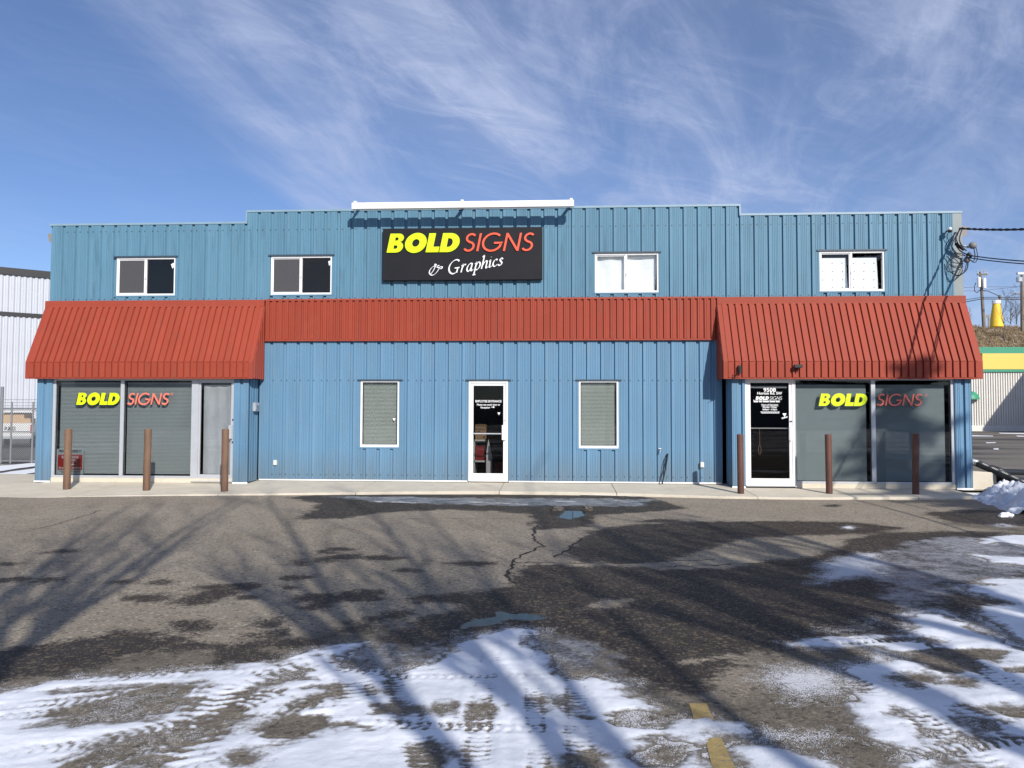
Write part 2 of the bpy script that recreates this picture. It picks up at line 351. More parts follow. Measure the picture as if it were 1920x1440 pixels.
    gn = ma('ADD', ma('MULTIPLY', vs3.outputs[2], .55), ma('MULTIPLY', mr(noise(14, 5, .7), .25, .75, 0, 1, False), .45))
    df = mr(ma('ADD', du, ma('MULTIPLY', gn, -1)), -.05, .04)
    col = mix(ma('MULTIPLY', df, .82), col, (.74, .75, .78))
    l.new(col, b.inputs['Base Color'])
    r1 = ma('SUBTRACT', .93, ma('MULTIPLY', wf, mr(fine, .3, .7, .12, .38, False)))
    r2 = ma('SUBTRACT', r1, ma('MULTIPLY', pf, ma('SUBTRACT', r1, .10)))
    r3 = ma('ADD', ma('MULTIPLY', r2, ma('SUBTRACT', 1, ma('MULTIPLY', icf, .5))), ma('MULTIPLY', df, .3))
    l.new(ma('MINIMUM', r3, 1.0), b.inputs['Roughness'])
    bu = n.new('ShaderNodeBump'); bu.inputs['Distance'].default_value = .012
    l.new(ma('MULTIPLY', ma('SUBTRACT', 1, pf), .55), bu.inputs['Strength'])
    l.new(ma('ADD', ma('ADD', vs.outputs[0], ma('MULTIPLY', fine, 2.5)), ma('MULTIPLY', df, 2)), bu.inputs['Height']); l.new(bu.outputs[0], b.inputs['Normal'])
    b.inputs['Specular IOR Level'].default_value = .3
    return m
ASPH = asphalt_mat()
WET_SHADE = [G(p) for p in [
 [(565, 972), (590, 955), (600, 942), (545, 934), (600, 927), (760, 925), (900, 926), (1200, 931), (1240, 940), (1285, 953), (1200, 960), (1110, 966), (1095, 985), (1060, 990), (1005, 993), (1010, 975), (990, 962), (920, 957), (820, 955), (760, 958), (690, 963), (640, 972)],
 [(1060, 1042), (1095, 1012), (1120, 995), (1180, 985), (1280, 980), (1480, 978), (1600, 980), (1680, 989), (1640, 999), (1500, 1003), (1380, 1010), (1300, 1032), (1230, 1052), (1150, 1054), (1100, 1052)],
 [(975, 1072), (1010, 1060), (1200, 1066), (1240, 1070), (1420, 1064), (1440, 1052), (1540, 1046), (1570, 1030), (1600, 1012), (1650, 1001), (1760, 998), (1850, 998), (1920, 1004), (2050, 1010), (2050, 1130), (1900, 1140), (1750, 1185), (1600, 1203), (1480, 1212), (1400, 1222), (1350, 1250), (1300, 1285), (1230, 1285), (1180, 1262), (1140, 1240), (1150, 1225), (1080, 1200), (1000, 1180), (880, 1185), (850, 1205), (780, 1222), (735, 1205), (745, 1195), (800, 1165), (870, 1145), (880, 1133), (840, 1130), (780, 1121), (860, 1115), (930, 1110), (965, 1100)],
 [(-200, 1240), (0, 1219), (150, 1195), (240, 1185), (290, 1190), (265, 1196), (320, 1198), (390, 1208), (402, 1212), (330, 1215), (250, 1225), (200, 1240), (100, 1262), (0, 1284), (-200, 1310)],
 [(415, 1213), (480, 1203), (560, 1203), (592, 1208), (510, 1215), (470, 1220), (500, 1230), (440, 1243), (410, 1250), (395, 1245), (420, 1230)],
 [(1740, 962), (1850, 955), (1960, 960), (1960, 985), (1850, 985), (1760, 972)],  # spruce's cast shade, painted in as a dark wet-looking patch
]]+[ell(*e) for e in [(25, 1086, 22, 4), (88, 1090, 20, 4, .1), (60, 1092, 14, 2), (115, 1033, 12, 2), (18, 1057, 10, 2), (395, 1100, 14, 3), (455, 1099, 24, 5), (388, 1119, 38, 7, .28), (225, 1090, 6, 2), (302, 1091, 8, 2), (560, 1056, 10, 2), (610, 1036, 12, 2), (635, 1030, 10, 2), (630, 1047, 36, 4, .15), (555, 1084, 22, 3), (720, 1046, 30, 3), (790, 1057, 9, 3), (885, 1057, 46, 4), (765, 1070, 12, 2), (600, 1122, 38, 8), (672, 1119, 36, 6), (590, 1136, 14, 4), (700, 1112, 12, 3), (820, 1121, 44, 6), (355, 1174, 26, 7), (518, 1170, 18, 5, .15), (503, 1188, 10, 3), (675, 1177, 20, 4), (700, 1163, 9, 3), (740, 1153, 12, 3), (470, 1121, 12, 3), (420, 1222, 10, 5), (250, 1121, 8, 2), (278, 1122, 6, 2), (540, 1100, 12, 2), (480, 1240, 60, 4, .05), (1240, 976, 34, 3), (1560, 948, 10, 2)]]
DRY = [G(p) for p in [
 [(1082, 1147), (1110, 1127), (1190, 1123), (1180, 1133), (1130, 1143)],
 [(1268, 1240), (1300, 1231), (1400, 1225), (1385, 1237), (1330, 1242), (1290, 1246)],
 [(950, 1060), (1130, 1056), (1240, 1058), (1320, 1040), (1380, 1020), (1500, 1014), (1560, 1022), (1540, 1040), (1440, 1050), (1300, 1062), (1230, 1068), (1150, 1064), (1080, 1062)],
 [(1470, 1004), (1560, 1002), (1600, 1005), (1570, 1022), (1540, 1026), (1480, 1010)],
]]
PUD = [G(p) for p in [
 [(1046, 962), (1052, 957), (1098, 958), (1094, 968), (1070, 973), (1044, 972)],
 [(840, 1180), (880, 1162), (940, 1150), (1010, 1151), (1035, 1160), (1010, 1168), (960, 1165), (900, 1175), (860, 1192)],
]]+[ell(*e) for e in [(770, 934, 24, 1.2), (1200, 944, 20, 1.5)]]
ICE = [G(p) for p in [
 [(650, 1232), (700, 1205), (800, 1205), (830, 1215), (800, 1243), (740, 1255), (670, 1252)],
 [(880, 1192), (940, 1178), (1080, 1190), (1165, 1222), (1160, 1262), (1100, 1275), (1040, 1268), (1000, 1235), (940, 1215)],
 [(1620, 1060), (1680, 1020), (1760, 1005), (1950, 1010), (1950, 1090), (1800, 1095), (1760, 1130), (1690, 1160), (1650, 1120)],
 [(600, 930), (1240, 936), (1200, 950), (900, 948), (700, 942)],
]]
DUST = [(G(p), a) for p, a in [
 ([(1490, 1098), (1530, 1050), (1600, 1036), (1665, 1034), (1684, 1078), (1620, 1090), (1530, 1104)], .95),
 ([(1580, 1060), (1600, 1040), (1640, 1070), (1680, 1085), (1640, 1092)], 1.0),
 ([(1370, 1270), (1400, 1236), (1480, 1234), (1560, 1238), (1640, 1246), (1620, 1300), (1510, 1335), (1450, 1318)], .78),
 ([(1440, 1300), (1520, 1285), (1610, 1280), (1500, 1335), (1460, 1330)], .8),
 ([(1280, 1440), (1300, 1370), (1400, 1350), (1560, 1352), (1650, 1392), (1560, 1412), (1420, 1412), (1300, 1450)], .85),
 ([(1330, 1330), (1400, 1312), (1410, 1330), (1360, 1345)], .55),
 ([(0, 1390), (120, 1280), (420, 1260), (400, 1330), (330, 1440), (0, 1440)], .34),
 ([(1480, 1170), (1640, 1140), (1720, 1150), (1700, 1200), (1490, 1215)], .40),
 ([(1700, 1010), (1920, 1000), (1920, 1060), (1760, 1045)], .33),
 ([(1620, 1090), (1700, 1070), (1760, 1090), (1760, 1150), (1680, 1160)], .36),
 ([(1650, 1330), (1720, 1300), (1920, 1330), (1920, 1440), (1680, 1440)], .6),
 ([(1180, 1300), (1290, 1330), (1300, 1440), (1200, 1440)], .42),
 ([(560, 1060), (1280, 1400), (1700, 1440), (300, 1440)], .0),
]]
SN = [G(p) for p in [
 [(-250, 1330), (0, 1295), (130, 1272), (260, 1263), (400, 1252), (520, 1243), (600, 1216), (640, 1208), (690, 1204), (655, 1225), (640, 1248), (720, 1256), (790, 1246), (850, 1215), (900, 1190), (960, 1178), (1020, 1182), (1000, 1205), (1035, 1240), (1045, 1262), (1075, 1275), (1120, 1272), (1190, 1282), (1165, 1296), (1215, 1325), (1195, 1350), (1260, 1360), (1330, 1352), (1400, 1358), (1420, 1376), (1330, 1392), (1240, 1396), (1200, 1420), (1260, 1440), (1300, 1700), (-250, 1700)],
 [(1480, 1208), (1560, 1196), (1700, 1191), (1690, 1150), (1760, 1142), (1830, 1175), (1920, 1215), (2150, 1290), (2150, 1700), (1700, 1700), (1720, 1440), (1740, 1395), (1640, 1370), (1610, 1330), (1600, 1300), (1645, 1250), (1640, 1214), (1600, 1210), (1540, 1213)],
 [(1585, 1250), (1660, 1240), (1760, 1300), (1800, 1380), (1740, 1420), (1650, 1390), (1600, 1330)],
 [(1700, 1330), (1840, 1320), (2100, 1330), (2100, 1600), (1700, 1600)],
 [(1785, 1102), (1850, 1087), (1920, 1085), (2150, 1090), (2150, 1300), (1920, 1205), (1835, 1162), (1850, 1138), (1900, 1130), (1840, 1118)],
 [(1830, 1012), (1900, 1003), (2050, 1010), (2050, 1030), (1920, 1024)], [(1270, 1440), (1300, 1400), (1420, 1398), (1560, 1425), (1560, 1470), (1290, 1500)],
 [(1820, 1040), (1950, 1045), (1950, 1062), (1860, 1056)],
 [(1860, 985), (1880, 982), (1900, 986), (1880, 989)], [(1580, 989), (1592, 986), (1606, 989), (1590, 992)], [(1825, 1018), (1850, 1014), (1866, 1018), (1850, 1022)]]]
BARE = [G(p) for p in [
 [(110, 1300), (200, 1287), (370, 1279), (365, 1312), (300, 1346), (200, 1353), (100, 1350), (140, 1328), (230, 1306)],
 [(120, 1440), (150, 1404), (230, 1382), (330, 1374), (400, 1364), (350, 1396), (260, 1420), (200, 1440)],
 [(1316, 1382), (1352, 1378), (1372, 1410), (1410, 1500), (1335, 1500)]]]+[ell(*e) for e in [(833, 1326, 24, 9, .1), (897, 1337, 28, 12, .15), (1046, 1318, 18, 14), (1085, 1428, 38, 16, .1), (580, 1318, 40, 7, .35), (610, 1300, 18, 8, .3), (462, 1424, 22, 18), (815, 1422, 14, 8), (452, 1338, 10, 5), (510, 1362, 30, 5, .25), (720, 1297, 14, 5), (740, 1325, 10, 12), (390, 1368, 30, 6, .3), (250, 1425, 30, 9, .25), (500, 1285, 60, 4, .42), (410, 1375, 20, 8, .2), (1780, 1245, 40, 12), (1850, 1230, 16, 6), (1720, 1272, 30, 8), (1700, 1265, 10, 4), (1810, 1280, 12, 3), (1890, 1335, 40, 5), (1830, 1370, 20, 20), (1680, 1337, 14, 5, -.2), (1735, 1372, 10, 8), (1740, 1100, 60, 12), (1700, 1200, 40, 3), (1780, 1430, 30, 9)]]
xs = np.arange(-18, 13.01, .045); ys = np.arange(-16, -1.0, .045)
X, Y = np.meshgrid(xs, ys)
wet_shade = np.minimum(union(WET_SHADE, X, Y), -union(DRY, X, Y))
wet_shade = wet_shade*.9+.07*fbm(X, Y, 2.2, 4, 5)+.05
dust = np.zeros(X.shape)
for p, a in DUST: d = union([p], X, Y); dust = np.maximum(dust, a*np.clip((d+.10+.14*fbm(X, Y, 3, 4, 9))/.45, 0, 1))
near_ = union(SN, X, Y)
dust = np.maximum(dust, np.clip(.60*np.exp(-np.abs(near_)/.14)*(.75+.5*fbm(X, Y, 4, 3, 14))+np.where(near_ > 0, .20, 0)*(1+fbm(X, Y, 3, 3, 15)), 0, 1)*(near_ > -1))
lot = tag(gridmesh('parking_lot', xs, ys, np.full(X.shape, GZ), dict(wet_shade=np.clip(wet_shade, -.5, .5), puddle=np.clip(union(PUD, X, Y), -.5, .3), ice=np.clip(union(ICE, X, Y)*.6, -.5, .3), dust=dust, damp=np.clip((near_+.72+.25*fbm(X, Y, 1.5, 4, 44))/.35, 0, 1)), ASPH), kind='structure')
# wider ground under and behind everything: snow with bare stretches
def snowy_ground():
    m, t, b = newmat('snowy_ground'); n = t.nodes; l = t.links; g = n.new('ShaderNodeNewGeometry')
    mp = n.new('ShaderNodeMapping'); mp.inputs['Scale'].default_value = (.25, 1, 1); l.new(g.outputs['Position'], mp.inputs[0])
    a = n.new('ShaderNodeTexNoise'); a.inputs['Scale'].default_value = .55; a.inputs['Detail'].default_value = 8; l.new(mp.outputs[0], a.inputs['Vector'])
    r = n.new('ShaderNodeMapRange'); l.new(a.outputs[0], r.inputs[0]); r.inputs[1].default_value = .48; r.inputs[2].default_value = .52
    mi = n.new('ShaderNodeMix'); mi.data_type = 'RGBA'; l.new(r.outputs[0], mi.inputs[0]); mi.inputs[6].default_value = (.16, .14, .12, 1); mi.inputs[7].default_value = (.78, .79, .82, 1)
    l.new(mi.outputs[2], b.inputs['Base Color']); b.inputs['Roughness'].default_value = .9; return m
SNOWG = snowy_ground()
S('ground', MB().add([(-900, -900, GZ-.02), (900, -900, GZ-.02), (900, 900, GZ-.02), (-900, 900, GZ-.02)], [(0, 1, 2, 3)]), SNOWG)
# snow cover --------------------------------------------------------
def snow_mat():
    m, t, b = newmat('trodden_snow'); n = t.nodes; l = t.links; g = n.new('ShaderNodeNewGeometry')
    at_ = n.new('ShaderNodeAttribute'); at_.attribute_name = 'thick'
    no = n.new('ShaderNodeTexNoise'); no.inputs['Scale'].default_value = 38; no.inputs['Detail'].default_value = 7; no.inputs['Roughness'].default_value = .75; l.new(g.outputs['Position'], no.inputs['Vector'])
    n2 = n.new('ShaderNodeTexNoise'); n2.inputs['Scale'].default_value = 2.2; n2.inputs['Detail'].default_value = 6; l.new(g.outputs['Position'], n2.inputs['Vector'])
    ad = n.new('ShaderNodeMath'); ad.operation = 'MULTIPLY_ADD'; l.new(no.outputs[0], ad.inputs[0]); ad.inputs[1].default_value = .016; l.new(at_.outputs['Fac'], ad.inputs[2])
    r = n.new('ShaderNodeMapRange'); r.interpolation_type = 'SMOOTHSTEP'; l.new(ad.outputs[0], r.inputs[0]); r.inputs[1].default_value = .0075; r.inputs[2].default_value = .0165
    mi = n.new('ShaderNodeMix'); mi.data_type = 'RGBA'; l.new(r.outputs[0], mi.inputs[0]); mi.inputs[6].default_value = (.145, .125, .10, 1)
    m2 = n.new('ShaderNodeMix'); m2.data_type = 'RGBA'; r2 = n.new('ShaderNodeMapRange'); l.new(n2.outputs[0], r2.inputs[0]); r2.inputs[1].default_value = .35; r2.inputs[2].default_value = .7
    l.new(r2.outputs[0], m2.inputs[0]); m2.inputs[6].default_value = (.83, .85, .89, 1); m2.inputs[7].default_value = (.58, .61, .66, 1)
    l.new(m2.outputs[2], mi.inputs[7]); l.new(mi.outputs[2], b.inputs['Base Color']); b.inputs['Roughness'].default_value = .8
    bu = n.new('ShaderNodeBump'); bu.inputs['Strength'].default_value = .5; bu.inputs['Distance'].default_value = .01; l.new(no.outputs[0], bu.inputs['Height']); l.new(bu.outputs[0], b.inputs['Normal'])
    return m
SNOWM = snow_mat()
TRACK = [(G(p), w, k) for p, w, k in [
 ([(0, 1283), (130, 1276), (260, 1270), (400, 1262), (520, 1262)], .17, .062),
 ([(700, 1330), (640, 1345), (400, 1440)], .22, .06), ([(600, 1240), (430, 1290), (395, 1330), (330, 1440)], .34, .085),
 ([(640, 1256), (760, 1272), (960, 1268), (1050, 1272)], .13, .058),
 ([(560, 1345), (760, 1362), (950, 1368), (1090, 1370), (1300, 1376), (1500, 1368)], .15, .056),
 ([(930, 1185), (905, 1290), (895, 1420), (893, 1500)], .18, .05), ([(1075, 1240), (1080, 1310), (1090, 1440), (1095, 1500)], .20, .05),
 ([(0, 1420), (160, 1395), (400, 1345), (640, 1318)], .17, .06), ([(0, 1350), (180, 1325), (300, 1292)], .16, .06),
 ([(660, 1270), (670, 1350), (680, 1440)], .28, .06),
 ([(1640, 1262), (1760, 1310), (1920, 1385), (2000, 1420)], .24, .055), ([(1760, 1215), (1850, 1262), (1960, 1320)], .2, .055),
 ([(1620, 1345), (1760, 1352), (1920, 1362)], .17, .06), ([(1700, 1420), (1800, 1400), (1920, 1390)], .17, .06), ([(1560, 1205), (1700, 1200), (1830, 1215), (1920, 1240)], .17, .06), ([(740, 1262), (770, 1350), (800, 1440)], .2, .05), ([(985, 1190), (1000, 1300), (1010, 1440)], .16, .045), ([(150, 1440), (330, 1372), (520, 1300)], .2, .06), ([(1560, 1260), (1700, 1330), (1860, 1440)], .22, .055), ([(0, 1330), (200, 1308), (420, 1290)], .16, .055)]]
xs = np.arange(-7.2, 9.2, .0145); yl = [-15.1]
while yl[-1] < -5.6: yl.append(yl[-1]+.014+.0035*(yl[-1]+15.1))
ys = np.array(yl); X, Y = np.meshgrid(xs, ys)
s = np.minimum(union(SN, X, Y), -union(BARE, X, Y)*.8+.0)
s = np.minimum(s, .35)+.085*fbm(X, Y, 2.6, 4, 21)+.035*fbm(X, Y, 14, 3, 33)
s -= 1.0*np.clip(fbm(X*.8+Y*.35, Y*1.5-X*.3, 1.6, 5, 51)-.34, 0, 1)
h = np.clip(s*.085, -.02, .0125)
str_ = fbm(X*.35+Y*.5, (Y-X*.25)*2.4, 6.0, 4, 91)
h += .0050*fbm(X, Y, 7, 4, 3)+.0032*fbm(X, Y, 28, 3, 8)+.0045*str_
for pl, w, k in TRACK:
    P = np.array(pl); best = np.full(X.shape, 9.0); sl_ = np.zeros(X.shape); sg = np.zeros(X.shape); acc = 0
    for a, b in zip(P[:-1], P[1:]):
        e = b-a; Ln = math.hypot(*e); m_ = (X > min(a[0], b[0])-w) & (X < max(a[0], b[0])+w) & (Y > min(a[1], b[1])-w) & (Y < max(a[1], b[1])+w)
        xx = X[m_]-a[0]; yy = Y[m_]-a[1]; t = np.clip((xx*e[0]+yy*e[1])/Ln**2, 0, 1); d = np.hypot(xx-t*e[0], yy-t*e[1]); lat = (xx*e[1]-yy*e[0])/Ln
        bb = best[m_]; q = d < bb; bb[q] = d[q]; best[m_] = bb; z = sl_[m_]; z[q] = (acc+t*Ln)[q]; sl_[m_] = z; z = sg[m_]; z[q] = lat[q]; sg[m_] = z; acc += Ln
    env = np.clip((w/2-best)/.03, 0, 1)*np.clip(.55+1.2*fbm(X, Y, 1.7, 2, int(w*100)), 0, 1)
    lug = np.sin(2*math.pi*(sl_/k+np.abs(sg)/w*1.1+.25*fbm(X, Y, 5, 2, 77)))
    h -= env*(.0030+.0088*np.clip(lug*1.5, -.7, 1)*np.clip(.7+.8*fbm(X, Y, 6, 3, 61), 0, 1.3)); h -= env*.004*(np.abs(np.abs(sg)-w*.28) < .012)
    h += .005*np.exp(-((best-w/2-.02)/.02)**2)*(best < w)*np.clip(.4+fbm(X, Y, 3, 2, 5), 0, 1)
tag(gridmesh('snow_cover', xs, ys, GZ+.001+np.minimum(h, .03), dict(thick=h), SNOWM, keep=h > -.0005), 'trampled white snow with tyre tracks over the near parking lot', kind='stuff')
# cracks, curb ice line, painted bay line ---------------------------
def ribbon_ground(name, pl, w, m, z, label=None, jit=.5, jag=0.03, cat=None):
    pts = []
    for a, b in zip(pl[:-1], pl[1:]):
        a = Vector(a); b = Vector(b); n_ = max(2, int((b-a).length/.07))
        for i in range(n_): pts.append(a.lerp(b, i/n_)+Vector((random.uniform(-jag, jag), random.uniform(-jag, jag)*1.5)))
    pts.append(Vector(pl[-1])); mb = MB(); v = []; f = []
    for i, p in enumerate(pts):
        d = (pts[min(i+1, len(pts)-1)]-pts[max(i-1, 0)]).normalized(); nn = Vector((-d.y, d.x))*w*random.uniform(1-jit, 1+jit)/2
        v += [(p.x+nn.x, p.y+nn.y, z), (p.x-nn.x, p.y-nn.y, z)]
    for i in range(len(pts)-1): f.append((2*i, 2*i+1, 2*i+3, 2*i+2))
    return mb.add(v, f).build(name, m)
cr = [([(1008, 985), (1000, 1000), (1004, 1015), (1018, 1024), (985, 1038), (968, 1048), (962, 1062), (950, 1075), (956, 1085), (968, 1095)], .035),
      ([(1090, 1012), (1075, 1022), (1066, 1030), (1040, 1045)], .03), ([(960, 1055), (1150, 1056), (1340, 1050)], .02),
      ([(540, 974), (700, 973), (960, 972)], .010), ([(30, 1000), (100, 985), (190, 957)], .012), ([(1240, 1064), (1440, 1055), (1500, 1062)], .018)]
for p, w in cr: tag(ribbon_ground('crack', G(p), w, CRACK, GZ+.004), kind='structure')
SNOWLINE = mat('clean_snow', (.85, .86, .88), .8, 0, .05, 8, bump=.5, bscale=30)
tag(ribbon_ground('snow_line', [(q[0], q[1]-.012) for q in G([(640, 927.6), (780, 926), (900, 926.6), (1060, 928), (1205, 931.4)])], .045, SNOWLINE, GZ+.012, jag=.008), 'thin line of old snow along the foot of the sidewalk', kind='stuff')
for i, p in enumerate([[(700, 941), (780, 942.5)], [(880, 942), (990, 946)], [(1040, 940), (1080, 941)], [(1150, 939), (1196, 941)]]):
    tag(ribbon_ground('ice_streak', G(p), .05, SNOWLINE, GZ+.005, jag=.02, jit=.8), kind='structure')
# yellow bay stripe, two worn lengths
yl = MB(); 
for q in ([(1292, 1320), (1325, 1320), (1343, 1362), (1305, 1364)], [(1322, 1386), (1352, 1384), (1392, 1470), (1345, 1480)]):
    yl.add([(*gr(*p), GZ+.004) for p in q], [(0, 3, 2, 1)])
tag(yl.build('painted_line', YPAINT), kind='structure')
# small clods at the puddle
def lump(name, x, y, z, r, m, label=None, cat=None, seed=1, flat=.55, parent=None):
    bm = bmesh.new(); bmesh.ops.create_icosphere(bm, subdivisions=3, radius=1); rr = random.Random(seed)
    from mathutils import noise as mn
    for v in bm.verts:
        d = 1+.45*mn.noise(v.co*1.6+Vector((seed*3.1, 0, 0)))+.2*mn.noise(v.co*4+Vector((seed, 2, 0))); v.co = Vector((v.co.x*d*r[0], v.co.y*d*r[1], v.co.z*d*r[2]))
    me = bpy.data.meshes.new(name); bm.to_mesh(me); bm.free(); o = link(name, me, parent, m); o.location = (x, y, z); return tag(o, label, cat)
DIRTY = mat('dirty_ice', (.09, .08, .07), .7, 0, .3, 20)
p = gr(1045, 957); lump('ice_clod', p[0], p[1], GZ+.03, (.11, .08, .06), DIRTY, 'dark dirty clod of ice left of its twin beside the curb puddle', 'ice clod', 3)
p = gr(1102, 957); lump('ice_clod', p[0], p[1], GZ+.03, (.09, .07, .06), DIRTY, 'dark dirty clod of ice at the right edge of the curb puddle', 'ice clod', 5)
p = gr(1886, 969); lump('snow_lump', p[0], p[1], GZ+.02, (.12, .07, .05), SNOWLINE, 'small lump of snow lying below the snow bank at right', 'snow lump', 6)
# ------------------------------------------------------------------ sidewalk in slabs
def swz(y): return .0 + .045*y       # surface falls towards the lot
edge = [gr(*q) for q in [(-330, 930), (-100, 929), (10, 932), (60, 934.5), (130, 932), (300, 930), (480, 929), (640, 928), (760, 927), (900, 927), (1060, 928.3), (1200, 931), (1350, 935), (1500, 937), (1650, 937), (1800, 937), (1836, 935)]]
def ey(x):
    for a, b in zip(edge[:-1], edge[1:]):
        if a[0] <= x <= b[0]: return a[1]+(b[1]-a[1])*(x-a[0])/(b[0]-a[0])
    return edge[0][1] if x < edge[0][0] else edge[-1][1]
sw = tag(thing('sidewalk', None, None), kind='structure')
js = [edge[0][0], -12.5, -9.75, -6.9]+[gr(a, 914, -.06)[0] for a in (686, 941, 1149, 1383, 1650)]+[8.45]
for a, b in zip(js[:-1], js[1:]):
    a += .008; b -= .008; nseg = max(2, int((b-a)/.25)); v = []; f = []; rr = random.Random(int(a*10)); dz = rr.uniform(-.002, .002)
    for i in range(nseg+1):
        x = a+(b-a)*i/nseg; e = ey(x)+rr.uniform(-.012, .012); e2 = e+.03
        yb = 1.2 if x < -11.9 else .3
        v += [(x, yb, swz(0)+dz), (x, e2, swz(e2)+dz), (x, e+.004, swz(e)-.018), (x, e, GZ-.1), (x, yb, GZ-.1)]
    for i in range(nseg):
        k = i*5
        for j in range(5): f.append((k+j, k+(j+1) % 5, k+5+(j+1) % 5, k+5+j))
    f.append((0, 1, 2, 3, 4)); f.append(tuple(nseg*5+j for j in range(5))[::-1])
    MB().add(v, f).build('slab', CONC, sw)
MB().box(js[0], 8.45, -1.2, .25, GZ-.1, -.075).build('joint_bed', CRACK, sw)
# ------------------------------------------------------------------ the blue building
BLD = thing('sign_shop_building', 'long two storey blue ribbed metal building with red canopies facing the parking lot', 'building', (0, 0, 0))
XL, XR, YB = -12.10, 9.01, -.55
ZT = [(XL, -7.30, 6.05), (-7.30, 4.14, 6.32), (4.14, XR, 6.10)]
ZB0, ZB1 = 3.23, 4.20          # red band
ppitch = (at(739, 680)[0]-at(512.5, 680)[0])/9
def prof(p, gd, gw, minors, w1=.008, w2=.02):
    q = [(0, 0), (w1, -gd)]; e = p-gw-w2
    for m_ in minors:
        q += [(m_-.005, -gd), (m_-.003, -gd+.008), (m_+.003, -gd+.008), (m_+.004, -gd)]
    q += [(e, -gd), (e+w2, 0), (p, 0)]; return q
PB = prof(ppitch, .046, .058, [.085, .125, .165, .2])
def clipprof(q, a, b):
    def yat(x):
        for (x0, y0), (x1, y1) in zip(q[:-1], q[1:]):
            if x0 <= x <= x1: return y0+(y1-y0)*(x-x0)/max(x1-x0, 1e-9)
        return q[-1][1]
    r = [(a, yat(a+1e-6))]+[p_ for p_ in q if a+1e-4 < p_[0] < b-1e-4]+[(b, yat(b-1e-6))]; return r
cache = {}
def panelmesh(q, a, b, H, m, back=.03):
    key = (id(q), round(a, 3), round(b, 3), round(H, 3), m.name)
    if key in cache: return cache[key]
    r = clipprof(q, a, b); n_ = len(r); ring = [(x-a, y) for x, y in r]+[(b-a, back), (0, back)]; k = len(ring)
    v = [(x, y, 0) for x, y in ring]+[(x, y, H) for x, y in ring]
    f = [tuple(range(k)), tuple(range(k, 2*k))[::-1]]+[(i, i+k, (i+1) % k+k, (i+1) % k) for i in range(k)]
    me = bpy.data.meshes.new('wall_panel'); me.from_pydata(v, [], f); me.materials.append(m)
    bm = bmesh.new(); bm.from_mesh(me); bmesh.ops.recalc_face_normals(bm, faces=bm.faces); bm.to_mesh(me); bm.free()
    cache[key] = me; return me
def clad(parent, q, p, x0, x1, phase, y, zlo, ztop, m, holes=(), name='wall_panel'):
    k0 = math.floor((x0-phase)/p)
    for k in range(k0, k0+int((x1-x0)/p)+3):
        a = max(phase+k*p, x0); b = min(phase+(k+1)*p, x1)
        if b-a < .012: continue
        cuts = sorted({a, b}|{h_[i] for h_ in holes for i in (0, 1) if a+.012 < h_[i] < b-.012})
        for c, d in zip(cuts[:-1], cuts[1:]):
            mid = (c+d)/2; zt = ztop(mid) if callable(ztop) else ztop; segs = [(zlo, zt)]
            for hx0, hx1, hz0, hz1 in holes:
                if hx0 < mid < hx1:
                    ns = []
                    for s0, s1 in segs:
                        if hz1 <= s0 or hz0 >= s1: ns.append((s0, s1)); continue
                        if hz0 > s0+.01: ns.append((s0, hz0))
                        if hz1 < s1-.01: ns.append((hz1, s1))
                    segs = ns
            base = phase+k*p
            for s0, s1 in segs:
                o = bpy.data.objects.new(name, panelmesh(q, c-base, d-base, s1-s0, m)); COL.objects.link(o); o.parent = parent; o.location = (c, y, s0)
def ztop(x):
    for a, b, z in ZT:
        if a <= x <= b: return z-.03
    return 6.0
def rect(px0, py0, px1, py1, Y=0):      # surveyed rectangle on plane Y
    cx, cy = (px0+px1)/2, (py0+py1)/2
    return at(px0, cy, Y)[0], at(px1, cy, Y)[0], at(cx, py1, Y)[1], at(cx, py0, Y)[1]
UPW = [rect(220, 484.5, 330, 555), rect(509, 480.5, 623, 553), rect(1115, 475, 1234.5, 549), rect(1535.5, 471, 1657, 546)]
zc0 = sum(w[2] for w in UPW)/4; zc1 = sum(w[3] for w in UPW)/4
UPW = [(a, b, zc0, zc1) for a, b, c, d in UPW]
LOW = [rect(676.5, 714.5, 749, 838), rect(1085, 714, 1159.5, 841)]
DOOR = rect(879, 714, 952.5, 899); DOOR = (DOOR[0], DOOR[1], 0.01, DOOR[3])
zl0 = sum(w[2] for w in LOW)/2; zl1 = (sum(w[3] for w in LOW)/2+DOOR[3])/2
LOW = [(a, b, zl0, zl1) for a, b, c, d in LOW]; DOOR = (DOOR[0], DOOR[1], .01, zl1)
XBL = at(486, 860)[0]; XBR = at(1354, 860)[0]       # inner corners of the recessed centre wall
up = MB().box(XL+.09, XR-.09, .034, .06, 4.09, 4.235).build('upper_wall', DARKBLUE, BLD)
ph_up = at(489.3, 451)[0]; ph_lo = at(512.5, 680)[0]
clad(up, PB, ppitch, XL+.0, XR-.19, ph_up, 0, ZB1-.02, ztop, BLUE_UP, UPW)
lo = MB().box(XL+.09, XR-.09, .034, .06, 2.4, 4.08).build('lower_wall', DARKBLUE, BLD)
clad(lo, PB, ppitch, XBL, XBR, ph_lo, 0, .035, ZB0+.03, BLUE_LO, LOW+[DOOR])
